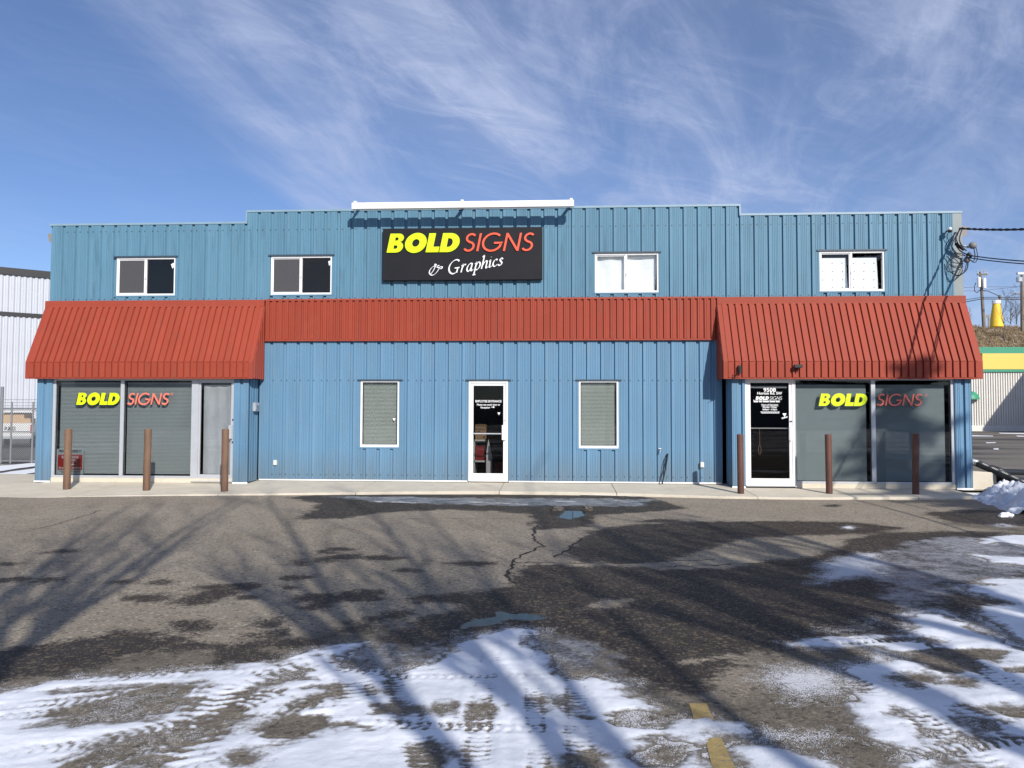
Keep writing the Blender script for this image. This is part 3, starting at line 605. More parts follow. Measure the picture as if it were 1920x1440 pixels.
# trims
MB().box(XR-.19, XR+.0, -.045, .05, ZB1-.02, 6.08).build('corner_trim', GREYTRIM, BLD)
for a, b, z in ZT: MB().box(a-.012, b+.012, -.058, .12, z-.035, z+.012).build('roof_cap', CAPBLUE, BLD)
MB().box(-7.318, -7.285, -.056, .3, 6.064, 6.283).build('step_trim', CAPBLUE, BLD)
MB().box(4.125, 4.158, -.056, .3, 6.114, 6.283).build('step_trim', CAPBLUE, BLD)
MB().box(XBL+.02, DOOR[0]-.02, -.06, .0, .0, .032).build('base_trim', WHITE, BLD)
MB().box(DOOR[1]+.02, XBR-.02, -.06, .0, .0, .032).build('base_trim', WHITE, BLD)
# shell, floors and rooms behind the glass
DEP = 16
MB().box(XL+.005, XL+.08, .065, DEP, 0, 6.0).build('side_wall', BLUE_UP, BLD); MB().box(XR-.08, XR-.005, .065, DEP, 0, 6.0).build('side_wall', GREYTRIM, BLD)
MB().box(XL+.085, XR-.085, DEP-.1, DEP, 0, 5.9).build('back_wall', BLUE_UP, BLD)
MB().box(XL+.085, XR-.085, .13, DEP-.12, 5.8, 5.95).build('roof', GREYTRIM, BLD)
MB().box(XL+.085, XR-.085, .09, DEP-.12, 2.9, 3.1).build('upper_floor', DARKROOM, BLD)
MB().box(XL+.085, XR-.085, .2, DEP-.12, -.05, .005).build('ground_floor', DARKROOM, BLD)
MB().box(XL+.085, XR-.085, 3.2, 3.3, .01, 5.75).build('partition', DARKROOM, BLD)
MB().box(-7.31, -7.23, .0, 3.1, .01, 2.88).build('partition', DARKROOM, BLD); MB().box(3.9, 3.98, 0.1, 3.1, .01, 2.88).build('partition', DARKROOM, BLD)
def screws(zr, x0, x1, holes=()):
    mb = MB(); k = math.ceil((x0-ph_lo)/ppitch)
    while ph_lo+k*ppitch < x1-.2:
        for dx_ in (.03, ppitch-.10):
            x = ph_lo+k*ppitch+dx_
            if not any(h_[0]-.05 < x < h_[1]+.05 and h_[2]-.05 < zr < h_[3]+.05 for h_ in holes): mb.box(x-.010, x+.010, -.054, -.045, zr-.010, zr+.010)
        k += 1
    tag(mb.build('screw_heads', DARKBLUE, BLD), kind='stuff')
screws(2.32, XBL+.1, XBR-.1, LOW+[DOOR]); screws(.14, XBL+.1, XBR-.1, [DOOR]); screws(5.86, XL+.1, XR-.3); screws(4.24, XL+.1, XR-.3)
# gutters ends at the back roof edge corners
MB().prism([(XL-.20, 5.88), (XL-.02, 5.88), (XL-.02, 5.66), (XL-.05, 5.64), (XL-.16, 5.68)], .15, 9).build('gutter', BOXGREY, BLD)
MB().prism([(XR+.02, 5.80), (XR+.21, 5.80), (XR+.18, 5.60), (XR+.05, 5.54), (XR+.02, 5.56)], .10, 9).build('gutter', BOXGREY, BLD)
MB().box(XR+.0, XR+.075, .09, .2, .3, 5.5).build('downspout', BOXGREY, BLD)
# red band
bp = .1508; PR = prof(bp, .038, .055, [.045], .004, .008)
band = MB().box(at(500, 600)[0], at(1346, 600)[0], .0-.075, -.038, ZB0+.02, ZB1-.02).build('fascia_band', RED, BLD)
bx0, bx1 = at(500.5, 600)[0], at(1346, 600)[0]
clad(band, PR, bp, bx0, bx1, at(512.8, 600)[0], -.078, ZB0+.035, ZB1-.03, RED)
MB().box(bx0, bx1, -.118, -.036, ZB1-.028, ZB1+.012).build('band_cap', RED, BLD); MB().box(bx0, bx1, -.112, -.036, ZB0, ZB0+.033).build('band_sill', RED, BLD)
# ---- canopies
AY = -.71; ZA0, ZA1, ZA2 = 2.325, 2.69, 4.20
PA = prof(.1525, .040, .034, [], .004, .008)
def canopy(x0, x1, phase):
    c = MB()
    c.add([(x0+.02, -.05, ZA2-.22), (x1-.02, -.05, ZA2-.22), (x1-.02, AY+.05, ZA1-.02), (x0+.02, AY+.05, ZA1-.02), (x0+.02, AY+.05, ZA0+.03), (x1-.02, AY+.05, ZA0+.03), (x0+.02, -.05, ZA0+.03), (x1-.02, -.05, ZA0+.03)],
          [(0, 1, 2, 3), (3, 2, 5, 4), (4, 5, 7, 6), (6, 7, 1, 0), (0, 3, 4, 6), (1, 7, 5, 2)])
    o = c.build('canopy', RED, BLD)
    # sloped sheet panels
    za = ZA2-.16; A = Vector((0, AY, ZA1)); B_ = Vector((0, -.085, za)); d = (B_-A); Ls = d.length; ang = math.atan2(d.y, d.z)
    k0 = math.floor((x0+.10-phase)/.1525)
    for k in range(k0, k0+60):
        a = max(phase+k*.1525, x0+.10); b = min(phase+(k+1)*.1525, x1-.10)
        if b-a < .012: continue
        base = phase+k*.1525
        s_ = bpy.data.objects.new('slope_panel', panelmesh(PA, a-base, b-base, Ls, RED, .02)); COL.objects.link(s_); s_.parent = o
        s_.location = (a, AY, ZA1); s_.rotation_euler = (-ang, 0, 0)
        s_ = bpy.data.objects.new('fascia_panel', panelmesh(PA, a-base, b-base, ZA1-ZA0-.022, RED, .02)); COL.objects.link(s_); s_.parent = o
        s_.location = (a, AY-.0, ZA0+.03)
    # edge strips, head flashing and bottom lip
    for e0, e1 in ((x0, x0+.10), (x1-.10, x1)):
        MB().add([(e0, AY-.026, ZA0), (e1, AY-.026, ZA0), (e1, AY-.026, ZA1+.01), (e0, AY-.026, ZA1+.01), (e0, -.105, za+.02), (e1, -.105, za+.02),
                  (e0, AY+.02, ZA0), (e1, AY+.02, ZA0), (e1, AY+.02, ZA1), (e0, AY+.02, ZA1), (e0, -.06, za), (e1, -.06, za)],
                 [(0, 1, 2, 3), (3, 2, 5, 4), (7, 6, 9, 8), (8, 9, 10, 11), (0, 3, 9, 6), (3, 4, 10, 9), (2, 1, 7, 8), (5, 2, 8, 11), (1, 0, 6, 7), (4, 5, 11, 10)]).build('edge_trim', RED, o)
    MB().add([(x0, -.122, za-.0), (x1, -.122, za-.0), (x1, -.118, ZA2), (x0, -.118, ZA2), (x0, -.04, za), (x1, -.04, za), (x1, -.04, ZA2), (x0, -.04, ZA2)],
             [(0, 1, 2, 3), (4, 7, 6, 5), (0, 3, 7, 4), (1, 5, 6, 2), (3, 2, 6, 7), (0, 4, 5, 1)]).build('head_flashing', RED, o)
    MB().box(x0+.1, x1-.1, AY-.03, AY+.03, ZA0, ZA0+.028).build('bottom_lip', RED, o)
    # ribbed gable cheeks
    for sx, xx in ((-1, x0), (1, x1)):
        k = 0; yy = -.06
        while yy > AY+.06:
            y1 = yy-.115; zt = lambda y_: ZA1+(y_-AY)/(-.085-AY)*(za-ZA1)
            yb = max(y1, AY+.02)
            e = .014*sx
            MB().add([(xx+e-.02*sx, yy, ZA0+.01), (xx+e, yy-.02, ZA0+.01), (xx+e, yb+.008, ZA0+.01), (xx+e-.02*sx, yb, ZA0+.01),
                      (xx+e-.02*sx, yy, min(zt(yy), ZA2-.03)), (xx+e, yy-.02, min(zt(yy-.02), ZA2-.03)), (xx+e, yb+.008, zt(yb+.008)), (xx+e-.02*sx, yb, zt(yb))],
                     [(0, 1, 5, 4), (1, 2, 6, 5), (2, 3, 7, 6), (0, 4, 7, 3), (0, 3, 2, 1), (4, 5, 6, 7)]).build('cheek_panel', RED, o)
            yy = y1
    return o
canopy(XL-.03, -6.82, at(101+9, 640, -.4)[0])
canopy(3.60, XR+.02, at(1358, 640, -.4)[0])
# ---- bays under the canopies
BZ = ZA0+.028
def bay(x0, x1, gx0, gx1, oz):
    # column cladding either side of the storefront
    c = MB().box(x0+.002, gx0-.002, YB+.035, YB+.06, oz+.02, BZ).build('bay_wall', BLUE_LO, BLD)
    clad(c, PB, ppitch, x0, gx0, x0-.10, YB, oz, BZ, BLUE_LO); clad(c, PB, ppitch, gx1, x1, gx1-.11, YB, oz, BZ, BLUE_LO)
    MB().box(gx1+.002, x1-.002, YB+.035, YB+.06, oz+.02, BZ).build('bay_wall', BLUE_LO, BLD)
    for xx in (x0, x1):
        s_ = 1 if xx == x0 else -1
        w = MB(); w.box(min(xx, xx+.03*s_), max(xx, xx+.03*s_), YB+.001, -.002, oz, BZ)
        for yy in (-.47, -.36, -.2, -.1): w.box(min(xx-.012*s_, xx), max(xx-.012*s_, xx), yy, yy+.05, oz+.002, BZ-.002)
        w.build('bay_side', BLUE_LO, BLD)
    MB().box(x0-.012, gx0, YB-.06, YB-.037, oz-.035, oz+.0).build('base_trim', WHITE, BLD)
    MB().box(gx1, x1+.012, YB-.06, YB-.037, oz-.035, oz+.0).build('base_trim', WHITE, BLD)
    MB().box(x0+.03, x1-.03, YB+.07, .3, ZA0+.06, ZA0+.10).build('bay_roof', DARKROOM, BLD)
LX0, LX1 = at(70, 800, YB)[0], at(466, 800, YB)[0]; LG0, LG1 = at(98.5, 800, YB)[0], at(439, 800, YB)[0]
RX0, RX1 = at(1372, 800, YB)[0], at(1820, 800, YB)[0]; RG0, RG1 = at(1396, 800, YB)[0], at(1789.5, 800, YB)[0]
bay(LX0, LX1, LG0, LG1, .0); bay(RX0, RX1, RG0, RG1, .0)
MB().box(LG0, LG1, YB-.02, YB+.1, -.03, .075).build('kerb_plinth', CONC, BLD)
MB().box(at(1491, 900, YB)[0], RG1, YB-.02, YB+.1, -.03, .075).build('kerb_plinth', CONC, BLD)
# ------------------------------------------------------------------ windows and doors
def X_(px, Y): return at(px, 780, Y)[0]
def Z_(py, Y, px=960): return at(px, py, Y)[1]
def mini_blind(x0, x1, z0, z1, y, parent, pitch=.031, m=BLIND, label=None):
    b = MB(); z = z1
    b.box(x0, x1, y-.012, y+.02, z1-.025, z1)
    z = z1-.035; tilt = .0135
    while z > z0:
        j = random.uniform(-.0002, .0002)
        b.add([(x0, y-.007, z-tilt+j), (x1, y-.007, z-tilt-j), (x1, y+.007, z+tilt-j), (x0, y+.007, z+tilt+j)], [(0, 1, 2, 3)]); z -= pitch
    return b.build('blind', m, parent)
def slider(r, left, right, idx):
    x0, x1, z0, z1 = r; xm = x0+(x1-x0)*.495
    f = MB().frame(x0, x1, z0, z1, -.035, .05, .035, .045, .04); f.box(xm-.022, xm+.022, -.028, .045, z0+.045, z1-.04)
    w = f.build('window', WHITE, BLD, bevel=.004)
    MB().box(x0-.06, x1+.06, -.07, .0, z1+.001, z1+.035).build('head_flashing', DARKBLUE, w)
    MB().box(x0-.05, x1+.05, -.052, -.037, z0-.028, z0-.001).build('sill_flashing', BLUE_UP, w)
    MB().box(x0+.036, xm-.023, .018, .026, z0+.046, z1-.041).build('pane', G_UP if left != 'screen' else G_DARK, w)
    MB().box(xm+.023, x1-.036, .006, .014, z0+.046, z1-.041).build('pane', G_UP if right != 'dark' else G_DARK, w)
    MB().frame(x0+.036, xm-.023, z0+.046, z1-.041, -.012, .016, .022).build('sash', WHITE, w)
    MB().box(xm-.012, xm+.012, -.04, -.029, (z0+z1)/2-.07, (z0+z1)/2-.02).build('latch', ALU, w)
    if left == 'screen': MB().box(x0+.058, xm-.045, -.004, -.001, z0+.068, z1-.063).build('insect_screen', SCREEN, w)
    return w, x0, xm, x1, z0, z1
def sheet(x0, x1, z0, z1, y, m, parent, name, amp=.01, fx=7, lean=0, nx=40, nz=16):
    v = []; f = []; ph = random.uniform(0, 6)
    for j in range(nz+1):
        for i in range(nx+1):
            u = i/nx; t = j/nz
            v.append((x0+(x1-x0)*u+lean*(t)*(u), y+amp*math.sin(fx*u*6.28+ph+t)+amp*.6*math.sin(fx*2.7*u+3*t+ph), z0+(z1-z0)*t))
    for j in range(nz):
        for i in range(nx): k = j*(nx+1)+i; f.append((k, k+1, k+nx+2, k+nx+1))
    return MB().add(v, f).build(name, m, parent, smooth=True)
w, a, m_, b, z0, z1 = slider(UPW[0], 'screen', 'dark', 0)
MB().prism([(b-.13, z1-.16), (b-.06, z1-.12), (b-.05, z1-.22), (b-.09, z1-.26)], -.0, .003).build('torn_tape', WINK, w)
w, a, m_, b, z0, z1 = slider(UPW[1], 'screen', 'dark', 1)
MB().prism([(b-.10, z1-.12), (b-.045, z1-.10), (b-.05, z1-.21), (b-.08, z1-.22)], -.0, .003).build('torn_tape', WINK, w)
w, a, m_, b, z0, z1 = slider(UPW[2], 'c', 'c', 2)
sheet(a+.03, m_-.045, z0-.03, z1-.03, .10, CURTAIN, w, 'curtain', .012, 1.5, .03); sheet(m_-.0, b-.07, z0-.03, z1-.03, .10, CURTAIN, w, 'curtain', .01, 1.2, .05)
w, a, m_, b, z0, z1 = slider(UPW[3], 'c', 'c', 3)
for (p0, p1) in ((a+.02, m_-.045), (m_+.015, b-.09)):
    MB().add([(p0, .10, z0-.03), (p1+.01, .10, z0-.03), (p1-.03, .09, z1-.13), (p0, .09, z1-.13), (p0, .13, z0-.03), (p1+.01, .13, z0-.03), (p1-.03, .12, z1-.13), (p0, .12, z1-.13)],
             [(0, 1, 2, 3), (7, 6, 5, 4), (0, 3, 7, 4), (1, 5, 6, 2), (3, 2, 6, 7), (0, 4, 5, 1)]).build('foam_board', FOAM, w)
    d = MB()
    for i in range(3):
        for j in range(4):
            cx = p0+.08+i*.225+random.uniform(-.01, .01); cz = z0+.10+j*.185+random.uniform(-.008, .008)
            d.lathe([(.011, 0), (.011, .001)], (0, 0, 0), 8) if False else d.prism([(cx+.010*math.cos(t), cz+.010*math.sin(t)) for t in [k*math.pi/4 for k in range(8)]], .088-(cz-z0)*.004, .092)
    d.build('pin_head', BLACK, w)
for li, r in enumerate(LOW):
    x0, x1, z0, z1 = r
    f = MB().frame(x0, x1, z0, z1, -.04, .05, .042, .06, .035); w = f.build('window', WHITE, BLD, bevel=.004)
    MB().box(x0-.07, x1+.07, -.075, .0, z1+.001, z1+.03).build('head_flashing', DARKBLUE, w)
    MB().box(x0-.04, x1+.04, -.054, -.041, z0-.03, z0-.001).build('sill_flashing', BLUE_LO, w)
    MB().box(x0+.043, x1-.043, .004, .012, z0+.061, z1-.036).build('pane', G_SMALL, w)
    mini_blind(x0+.05, x1-.06, z0+.075, z1-.055, .06, w)
    MB().frame(x0+.043, x1-.043, z0+.061, z1-.036, .014, .02, .012).build('gasket', BLACK, w)
xw = LOW[0][1]
def tri(name, cx, cz, s_, y, parent, m=WINK): return MB().prism([(cx-s_, cz+s_*.9), (cx+s_, cz+s_*.9), (cx, cz-s_*.9)], y-.002, y).build(name, m, parent)
LW = [o for o in BLD.children if o.name.startswith('window')]
tri('alarm_sticker', at(739, 787)[0], at(739, 787)[1], .035, .003, LW[4])
def font(body, size, x, y, z, m, parent, name='lettering', bold=0, sx=1, shear=0, align='CENTER', space=1):
    c = bpy.data.curves.new(name, 'FONT'); c.body = body; c.size = size; c.align_x = align; c.offset = bold; c.shear = shear; c.extrude = .001; c.space_character = space
    o = bpy.data.objects.new(name, c); COL.objects.link(o); bpy.context.view_layer.update()
    me = bpy.data.meshes.new_from_object(o.evaluated_get(bpy.context.evaluated_depsgraph_get())); bpy.data.objects.remove(o); bpy.data.curves.remove(c)
    me.materials.clear(); me.name = name; q = link(name, me, parent, m); q.location = (x, y, z); q.rotation_euler = (rad(90), 0, 0); q.scale = (sx, 1, 1); return q
def label(body, cap, width, x, y, zbase, m, parent, bold=.02):
    o = font(body, 1.0, 0, 0, 0, m, parent, bold=bold); me = o.data; xs_ = [v.co.x for v in me.vertices]; w_ = max(xs_)-min(xs_); c_ = (max(xs_)+min(xs_))/2
    cs = font('H', 1.0, 0, 0, 0, m, None); ch = max(v.co.y for v in cs.data.vertices); bpy.data.objects.remove(cs)
    me.transform(Matrix.Translation((-c_, 0, 0))); me.transform(Matrix.Diagonal((width/w_, cap/ch, 1, 1))); o.location = (x, y, zbase); return o
# employee door
x0, x1, z0, z1 = DOOR
D1 = MB().frame(x0, x1, z0, z1, -.05, .05, .055, .03, .05).build('door', WHITE, BLD, bevel=.004)
lf = MB().frame(x0+.058, x1-.058, z0+.035, z1-.053, -.03, .012, .048, .15, .06).build('door_leaf', WHITE, D1, bevel=.003)
gx0, gx1, gz0, gz1 = x0+.106, x1-.106, z0+.185, z1-.113
MB().box(gx0+.001, gx1-.001, -.012, -.004, gz0+.001, gz1-.001).build('pane', G_DOOR, D1)
MB().box(gx0, gx1-.0, -.05, -.032, 1.09, 1.115).build('push_bar', ALU, D1)
MB().box(gx1-.03, gx1+.055, -.085, -.031, at(949, 825)[1], at(949, 797)[1]).build('pull_handle', WHITE, D1, bevel=.006)
cx_, cz_ = at(947, 787.5); MB().lathe([(.016, 0), (.016, .02)], n=12).build('lock', ALU, D1).matrix_local = Matrix.Translation((cx_, -.031, cz_)) @ Matrix.Rotation(rad(90), 4, 'X')
MB().box(x0-.07, x1+.07, -.08, -.0, z1+.001, z1+.03).build('head_flashing', DARKBLUE, D1)
cx = (gx0+gx1)/2
label('EMPLOYEE ENTRANCE', .050, .60, cx, -.014, at(916, 754.4)[1], WINK, D1)
label('Please use south door at', .040, .53, cx, -.014, at(916, 760.3)[1], WINK, D1)
label('Reception', .040, .215, at(910, 765)[0], -.014, at(910, 765.6)[1], WINK, D1)
ax, az = at(921, 763.3); MB().prism([(ax, az-.006), (ax+.045, az-.006), (ax+.045, az-.028), (ax+.085, az), (ax+.045, az+.028), (ax+.045, az+.006), (ax, az+.006)], -.016, -.014).build('arrow', WINK, D1)
tri('alarm_sticker', *at(935.5, 776), .035, -.013, D1)
def storefront(gx0, gx1, name='storefront'):
    return None
# left storefront
YF = YB-.01
zt_, zb_ = BZ, .076
def P(px): return X_(px, YB)
sf = MB(); 
for a, b in ((98.5, 104), (225.5, 232), (359, 369)): sf.box(P(a), P(b), YF, YF+.10, zb_, zt_)
sf.box(P(104), P(225.5), YF+.002, YF+.098, zt_-.06, zt_); sf.box(P(232), P(359), YF+.002, YF+.098, zt_-.06, zt_)
sf.box(P(104), P(225.5), YF-.01, YF+.098, zb_, zb_+.05); sf.box(P(232), P(359), YF-.01, YF+.098, zb_, zb_+.05)
SFL = sf.build('storefront', ALU, BLD, bevel=.003)
for a, b in ((104, 225.5), (232, 359)):
    MB().box(P(a)+.001, P(b)-.001, YF+.03, YF+.038, zb_+.051, zt_-.061).build('pane', G_STORE, SFL)
    mini_blind(P(a)+(.045 if a == 104 else .02), P(b)-.03, zb_+.07, zt_-.10, YF+.12, SFL)
    MB().frame(P(a)+.001, P(b)-.001, zb_+.051, zt_-.061, YF+.04, YF+.046, .012).build('gasket', BLACK, SFL)
# left door (papered)
D2 = MB().frame(P(369), P(439), .02, zt_, YF+.001, YF+.101, .035, .02, .075).build('door', ALU, BLD, bevel=.003)
MB().frame(P(369)+.036, P(439)-.036, .045, zt_-.078, YF+.02, YF+.06, .045, .12, .03).build('door_leaf', ALU, D2, bevel=.003)
MB().box(P(369)+.082, P(439)-.082, YF+.036, YF+.044, .166, zt_-.11).build('pane', G_UP, D2)
sheet(P(369)+.125, P(439)-.075, .17, zt_-.16, YF+.09, PAPER, D2, 'paper_cover', .012, 2.3, -.04, 46, 60)
MB().box(P(430.5), P(437), YF-.045, YF+.018, at(434, 823, YB)[1], at(434, 797, YB)[1]).build('pull_handle', ALU, D2, bevel=.006)
for pz in (787, 829): MB().box(P(436), P(438), YF-.01, YF+.018, at(434, pz+1.5, YB)[1], at(434, pz-1.5, YB)[1]).build('lock', BLACK, D2)
MB().box(P(369)-.09, P(439), YF-.05, YF+.1, .001, .019).build('threshold', ALU, D2)
# right storefront
PR_ = P
sf = MB()
for a, b in ((1490.6, 1492), (1633.5, 1641.5), (1783, 1789.5)): sf.box(P(a), P(b), YF, YF+.10, zb_ if a > 1500 else .02, zt_)
for a, b in ((1492, 1633.5), (1641.5, 1783)):
    sf.box(P(a), P(b), YF+.002, YF+.098, zt_-.05, zt_); sf.box(P(a), P(b), YF-.01, YF+.098, zb_, zb_+.04)
SFR = sf.build('storefront', ALU, BLD, bevel=.003)
for a, b, c in ((1492, 1633.5, 1628), (1641.5, 1783, 1776)):
    MB().box(P(a)+.001, P(b)-.001, YF+.03, YF+.038, zb_+.041, zt_-.051).build('pane', G_STORE, SFR)
    MB().box(P(a)+.0, P(c), YF+.13, YF+.135, zb_+.03, zt_-.14).build('roller_shade', SHADE, SFR)
    MB().frame(P(a)+.001, P(b)-.001, zb_+.041, zt_-.051, YF+.04, YF+.046, .012).build('gasket', BLACK, SFR)
D3 = MB().frame(P(1397), P(1490.3), .02, zt_, YF+.001, YF+.101, .055, .02, .065).build('door', WHITE, BLD, bevel=.003)
MB().frame(P(1397)+.058, P(1490.3)-.058, .045, zt_-.068, YF+.015, YF+.055, .062, .125, .035).build('door_leaf', WHITE, D3, bevel=.003)
dx0, dx1 = P(1397)+.121, P(1490.3)-.121
MB().box(dx0, dx1, YF+.032, YF+.04, .171, zt_-.105).build('pane', G_DOOR, D3)
MB().box(dx0, dx1, YF+.06, YF+.08, at(1440, 804, YB)[1], at(1440, 802, YB)[1]).build('push_bar', WHITE, D3)
MB().box(dx0, dx1-.02, YF+.08, YF+.11, at(1440, 727.5, YB)[1], at(1440, 723.5, YB)[1]).build('closer_rail', ALU, D3)
MB().box(P(1478), P(1484), YF-.055, YF+.014, at(1480, 826, YB)[1], at(1480, 799, YB)[1]).build('pull_handle', WHITE, D3, bevel=.006)
MB().box(P(1481), P(1485), YF-.006, YF+.014, at(1480, 791, YB)[1], at(1480, 789, YB)[1]).build('lock', BLACK, D3)
MB().box(P(1397)-.0, P(1492), YF-.05, YF+.1, .001, .019).build('threshold', ALU, D3)
# cord with a loop hanging from the push bar
cxx, czz = at(1426, 804, YB); cy_ = YF+.09
lp = [(cxx, cy_, czz), (cxx, cy_, czz-.36)]+[(cxx+.028*math.sin(t), cy_, czz-.46+.10*math.cos(t)) for t in [k*math.pi/8 for k in range(17)]]
MB().tube(lp, .005, 6).build('pull_cord', CARDB, D3)
YT = YF+.029; cxd = P(1444)
label('9508', .080, .265, cxd, YT, at(1440, 734.4, YB)[1], WINK, D3)
label('Horton Rd. SW', .055, .53, cxd, YT, at(1440, 739.6, YB)[1], WINK, D3)
label('Hours of Operation', .034, .355, cxd, YT, at(1440, 760.3, YB)[1], WINK, D3)
MB().box(cxd-.18, cxd+.18, YT-.001, YT, at(1440, 761.4, YB)[1]-.003, at(1440, 761.4, YB)[1]+.003).build('underline', WINK, D3)
label('Monday - Friday', .034, .30, cxd, YT, at(1440, 764.9, YB)[1], WINK, D3)
label('8:00am - 4:30pm', .034, .31, cxd, YT, at(1440, 769.2, YB)[1], WINK, D3)
tri('alarm_sticker', *at(1471.5, 778.5, YB), .045, YT, D3)
# ------------------------------------------------------------------ the logo lettering
def arc(cx, cz, rx, rz, a0, a1, n=10): return [(cx+rx*math.cos(rad(a0+(a1-a0)*i/n)), cz+rz*math.sin(rad(a0+(a1-a0)*i/n))) for i in range(n+1)]
HEAVY = {'B': (.84, [[(0, 0)]+arc(.46, .295, .31, .295, -90, 72)+arc(.44, .755, .28, .245, -40, 90)+[(0, 1)], [(.30, .20), (.42, .20)]+arc(.42, .29, .07, .09, -90, 90, 6)+[(.30, .38)], [(.30, .63), (.40, .63)]+arc(.40, .715, .065, .085, -90, 90, 6)+[(.30, .80)]]),
 'O': (1.13, [arc(.54, .5, .54, .53, 0, 360, 28)[:-1], arc(.54, .5, .185, .20, 0, 360, 18)[:-1]]),
 'L': (.69, [[(0, 0), (.64, 0), (.64, .29), (.33, .29), (.33, 1), (0, 1)]]),
 'D': (.95, [[(0, 0), (.40, 0)]+arc(.40, .5, .52, .5, -90, 90, 16)+[(0, 1)], [(.31, .27), (.39, .27)]+arc(.39, .5, .19, .23, -90, 90, 8)+[(.31, .73)]])}
LIGHT = {'S': (.60, [arc(.28, .745, .21, .215, 35, 265, 12)[:-1]+arc(.25, .27, .23, .235, 85, -150, 14)]),
 'I': (.27, [[(.11, 0), (.11, 1)]]),
 'G': (1.07, [arc(.50, .5, .46, .48, 48, 330, 26)+[(.93, .44), (.94, .46), (.58, .46)]]),
 'N': (.92, [[(.08, 0), (.08, 1)], [(.08, .98), (.74, .02)], [(.74, 0), (.74, 1)]])}
def ribbon2d(pts, w, cap=False):
    P_ = [Vector(p) for p in pts]; n_ = len(P_); Lf = []; Rt = []
    for i, p in enumerate(P_):
        a = (P_[i]-P_[i-1]).normalized() if i else (P_[1]-P_[0]).normalized(); b = (P_[i+1]-P_[i]).normalized() if i < n_-1 else a
        t = (a+b); t = t.normalized() if t.length > .3 else b; nn = Vector((-t.y, t.x)); k = 1/max(.5, nn.dot(Vector((-b.y, b.x))))
        ww = w(i/(n_-1), t)/2 if callable(w) else w/2; Lf.append(p+nn*ww*k); Rt.append(p-nn*ww*k)
    return Lf, Rt
def solid_ribbon(mb, pts, w, tf, y0, y1):
    Lf, Rt = ribbon2d(pts, w)
    n_ = len(Lf); v = []
    for yy in (y0, y1):
        for q in Lf+Rt: x, z = tf(float(q[0]), float(q[1])); v.append((x, yy, z))
    f = []
    for i in range(n_-1):
        a, b, c, d = i, i+1, n_+i+1, n_+i; m2 = 2*n_
        f += [(a, d, c, b), (a+m2, b+m2, c+m2, d+m2), (a, b, b+m2, a+m2), (d, d+m2, c+m2, c)]
    m2 = 2*n_; f += [(0, m2, m2+n_, n_), (n_-1, 2*n_-1, m2+2*n_-1, m2+n_-1)]
    mb.add(v, f)
def filled(name, loops, tf, y0, y1, m, parent):
    c = bpy.data.curves.new(name, 'CURVE'); c.dimensions = '2D'; c.fill_mode = 'BOTH'; c.extrude = abs(y1-y0)/2
    for lp_ in loops:
        s_ = c.splines.new('POLY'); s_.points.add(len(lp_)-1); s_.use_cyclic_u = True
        for i, p in enumerate(lp_): x, z = tf(*p); s_.points[i].co = (x, z, 0, 1)
    o = bpy.data.objects.new(name, c); COL.objects.link(o); bpy.context.view_layer.update()
    me = bpy.data.meshes.new_from_object(o.evaluated_get(bpy.context.evaluated_depsgraph_get())); bpy.data.objects.remove(o); bpy.data.curves.remove(c)
    me.transform(Matrix.Rotation(rad(90), 4, 'X')); me.transform(Matrix.Translation((0, (y0+y1)/2, 0))); me.materials.clear()
    return link(name, me, parent, m)
def logo(xb0, xb1, xs0, xs1, z0, hgt, y0, y1, parent, mb_, ms_, shadow=None, sh=.2, one=False, lw=.12, z0s=None):
    def word(txt, tab, xa, xc, heavy, m, dx=0, dz=0, yy0=y0, yy1=y1, nm='letter'):
        tot = sum(tab[c][0] for c in txt); k = (xc-xa-sh*hgt)/(tot-.04); x = xa; pile = MB()
        for c in txt:
            x_ = x
            tf = lambda u, v, x_=x_: (x_+u*k+v*hgt*sh+dx, z0+v*hgt+dz)
            if heavy: filled(nm, tab[c][1], tf, yy0, yy1, m, parent)
            else:
                mb = MB()
                for q_, st in enumerate(tab[c][1]): solid_ribbon(mb, [(p[0], p[1]*.94+.03) for p in st], lw, tf, yy0-.0007*q_*(1 if yy1-yy0 > .005 else .3), yy1)
                mb.build(nm, m, parent)
            x += tab[c][0]*k
    if shadow:
        ys = max(y0, y1)+.0005
        word('BOLD', HEAVY, xb0, xb1, True, shadow, -.025, -.022, ys+.0005, ys+.0015, 'letter_shadow'); word('SIGNS', LIGHT, xs0, xs1, False, shadow, -.012, -.014, ys+.0005, ys+.0015, 'letter_shadow')
    word('BOLD', HEAVY, xb0, xb1, True, mb_); word('SIGNS', LIGHT, xs0, xs1, False, ms_)
# storefront vinyl
zL0 = at(185, 759, YB)[1]; zL1 = at(185, 736.5, YB)[1]
logo(P(141.5), P(224.5), P(236.5), P(318), zL0, zL1-zL0, YF+.024, YF+.027, SFL, YEL, PINK, SHADOWINK)
zR0 = at(1580, 761, YB)[1]; zR1 = at(1580, 738, YB)[1]
logo(P(1536), P(1629), P(1644), P(1733), zR0, zR1-zR0, YF+.024, YF+.027, SFR, YEL, PINK, SHADOWINK)
for q, par in (((321.5, 739), SFL), ((1737, 741), SFR)):
    c0, c1 = at(*q, YB); mb = MB(); solid_ribbon(mb, arc(c0, c1, .025, .025, 0, 360, 12), .007, lambda u, v: (u, v), YF+.025, YF+.027); mb.build('registered_mark', PINK, par)
zD0 = at(1440, 749.8, YB)[1]; logo(P(1417.5), P(1443), P(1443.5), P(1468), zD0, .078, YT-.001, YT, D3, WINK, WINK, lw=.09)
mb = MB(); tfn = lambda u, v: (u, v)
zz0 = at(1440, 752.8, YB)[1]; xx0 = P(1413.5); rr = random.Random(2)
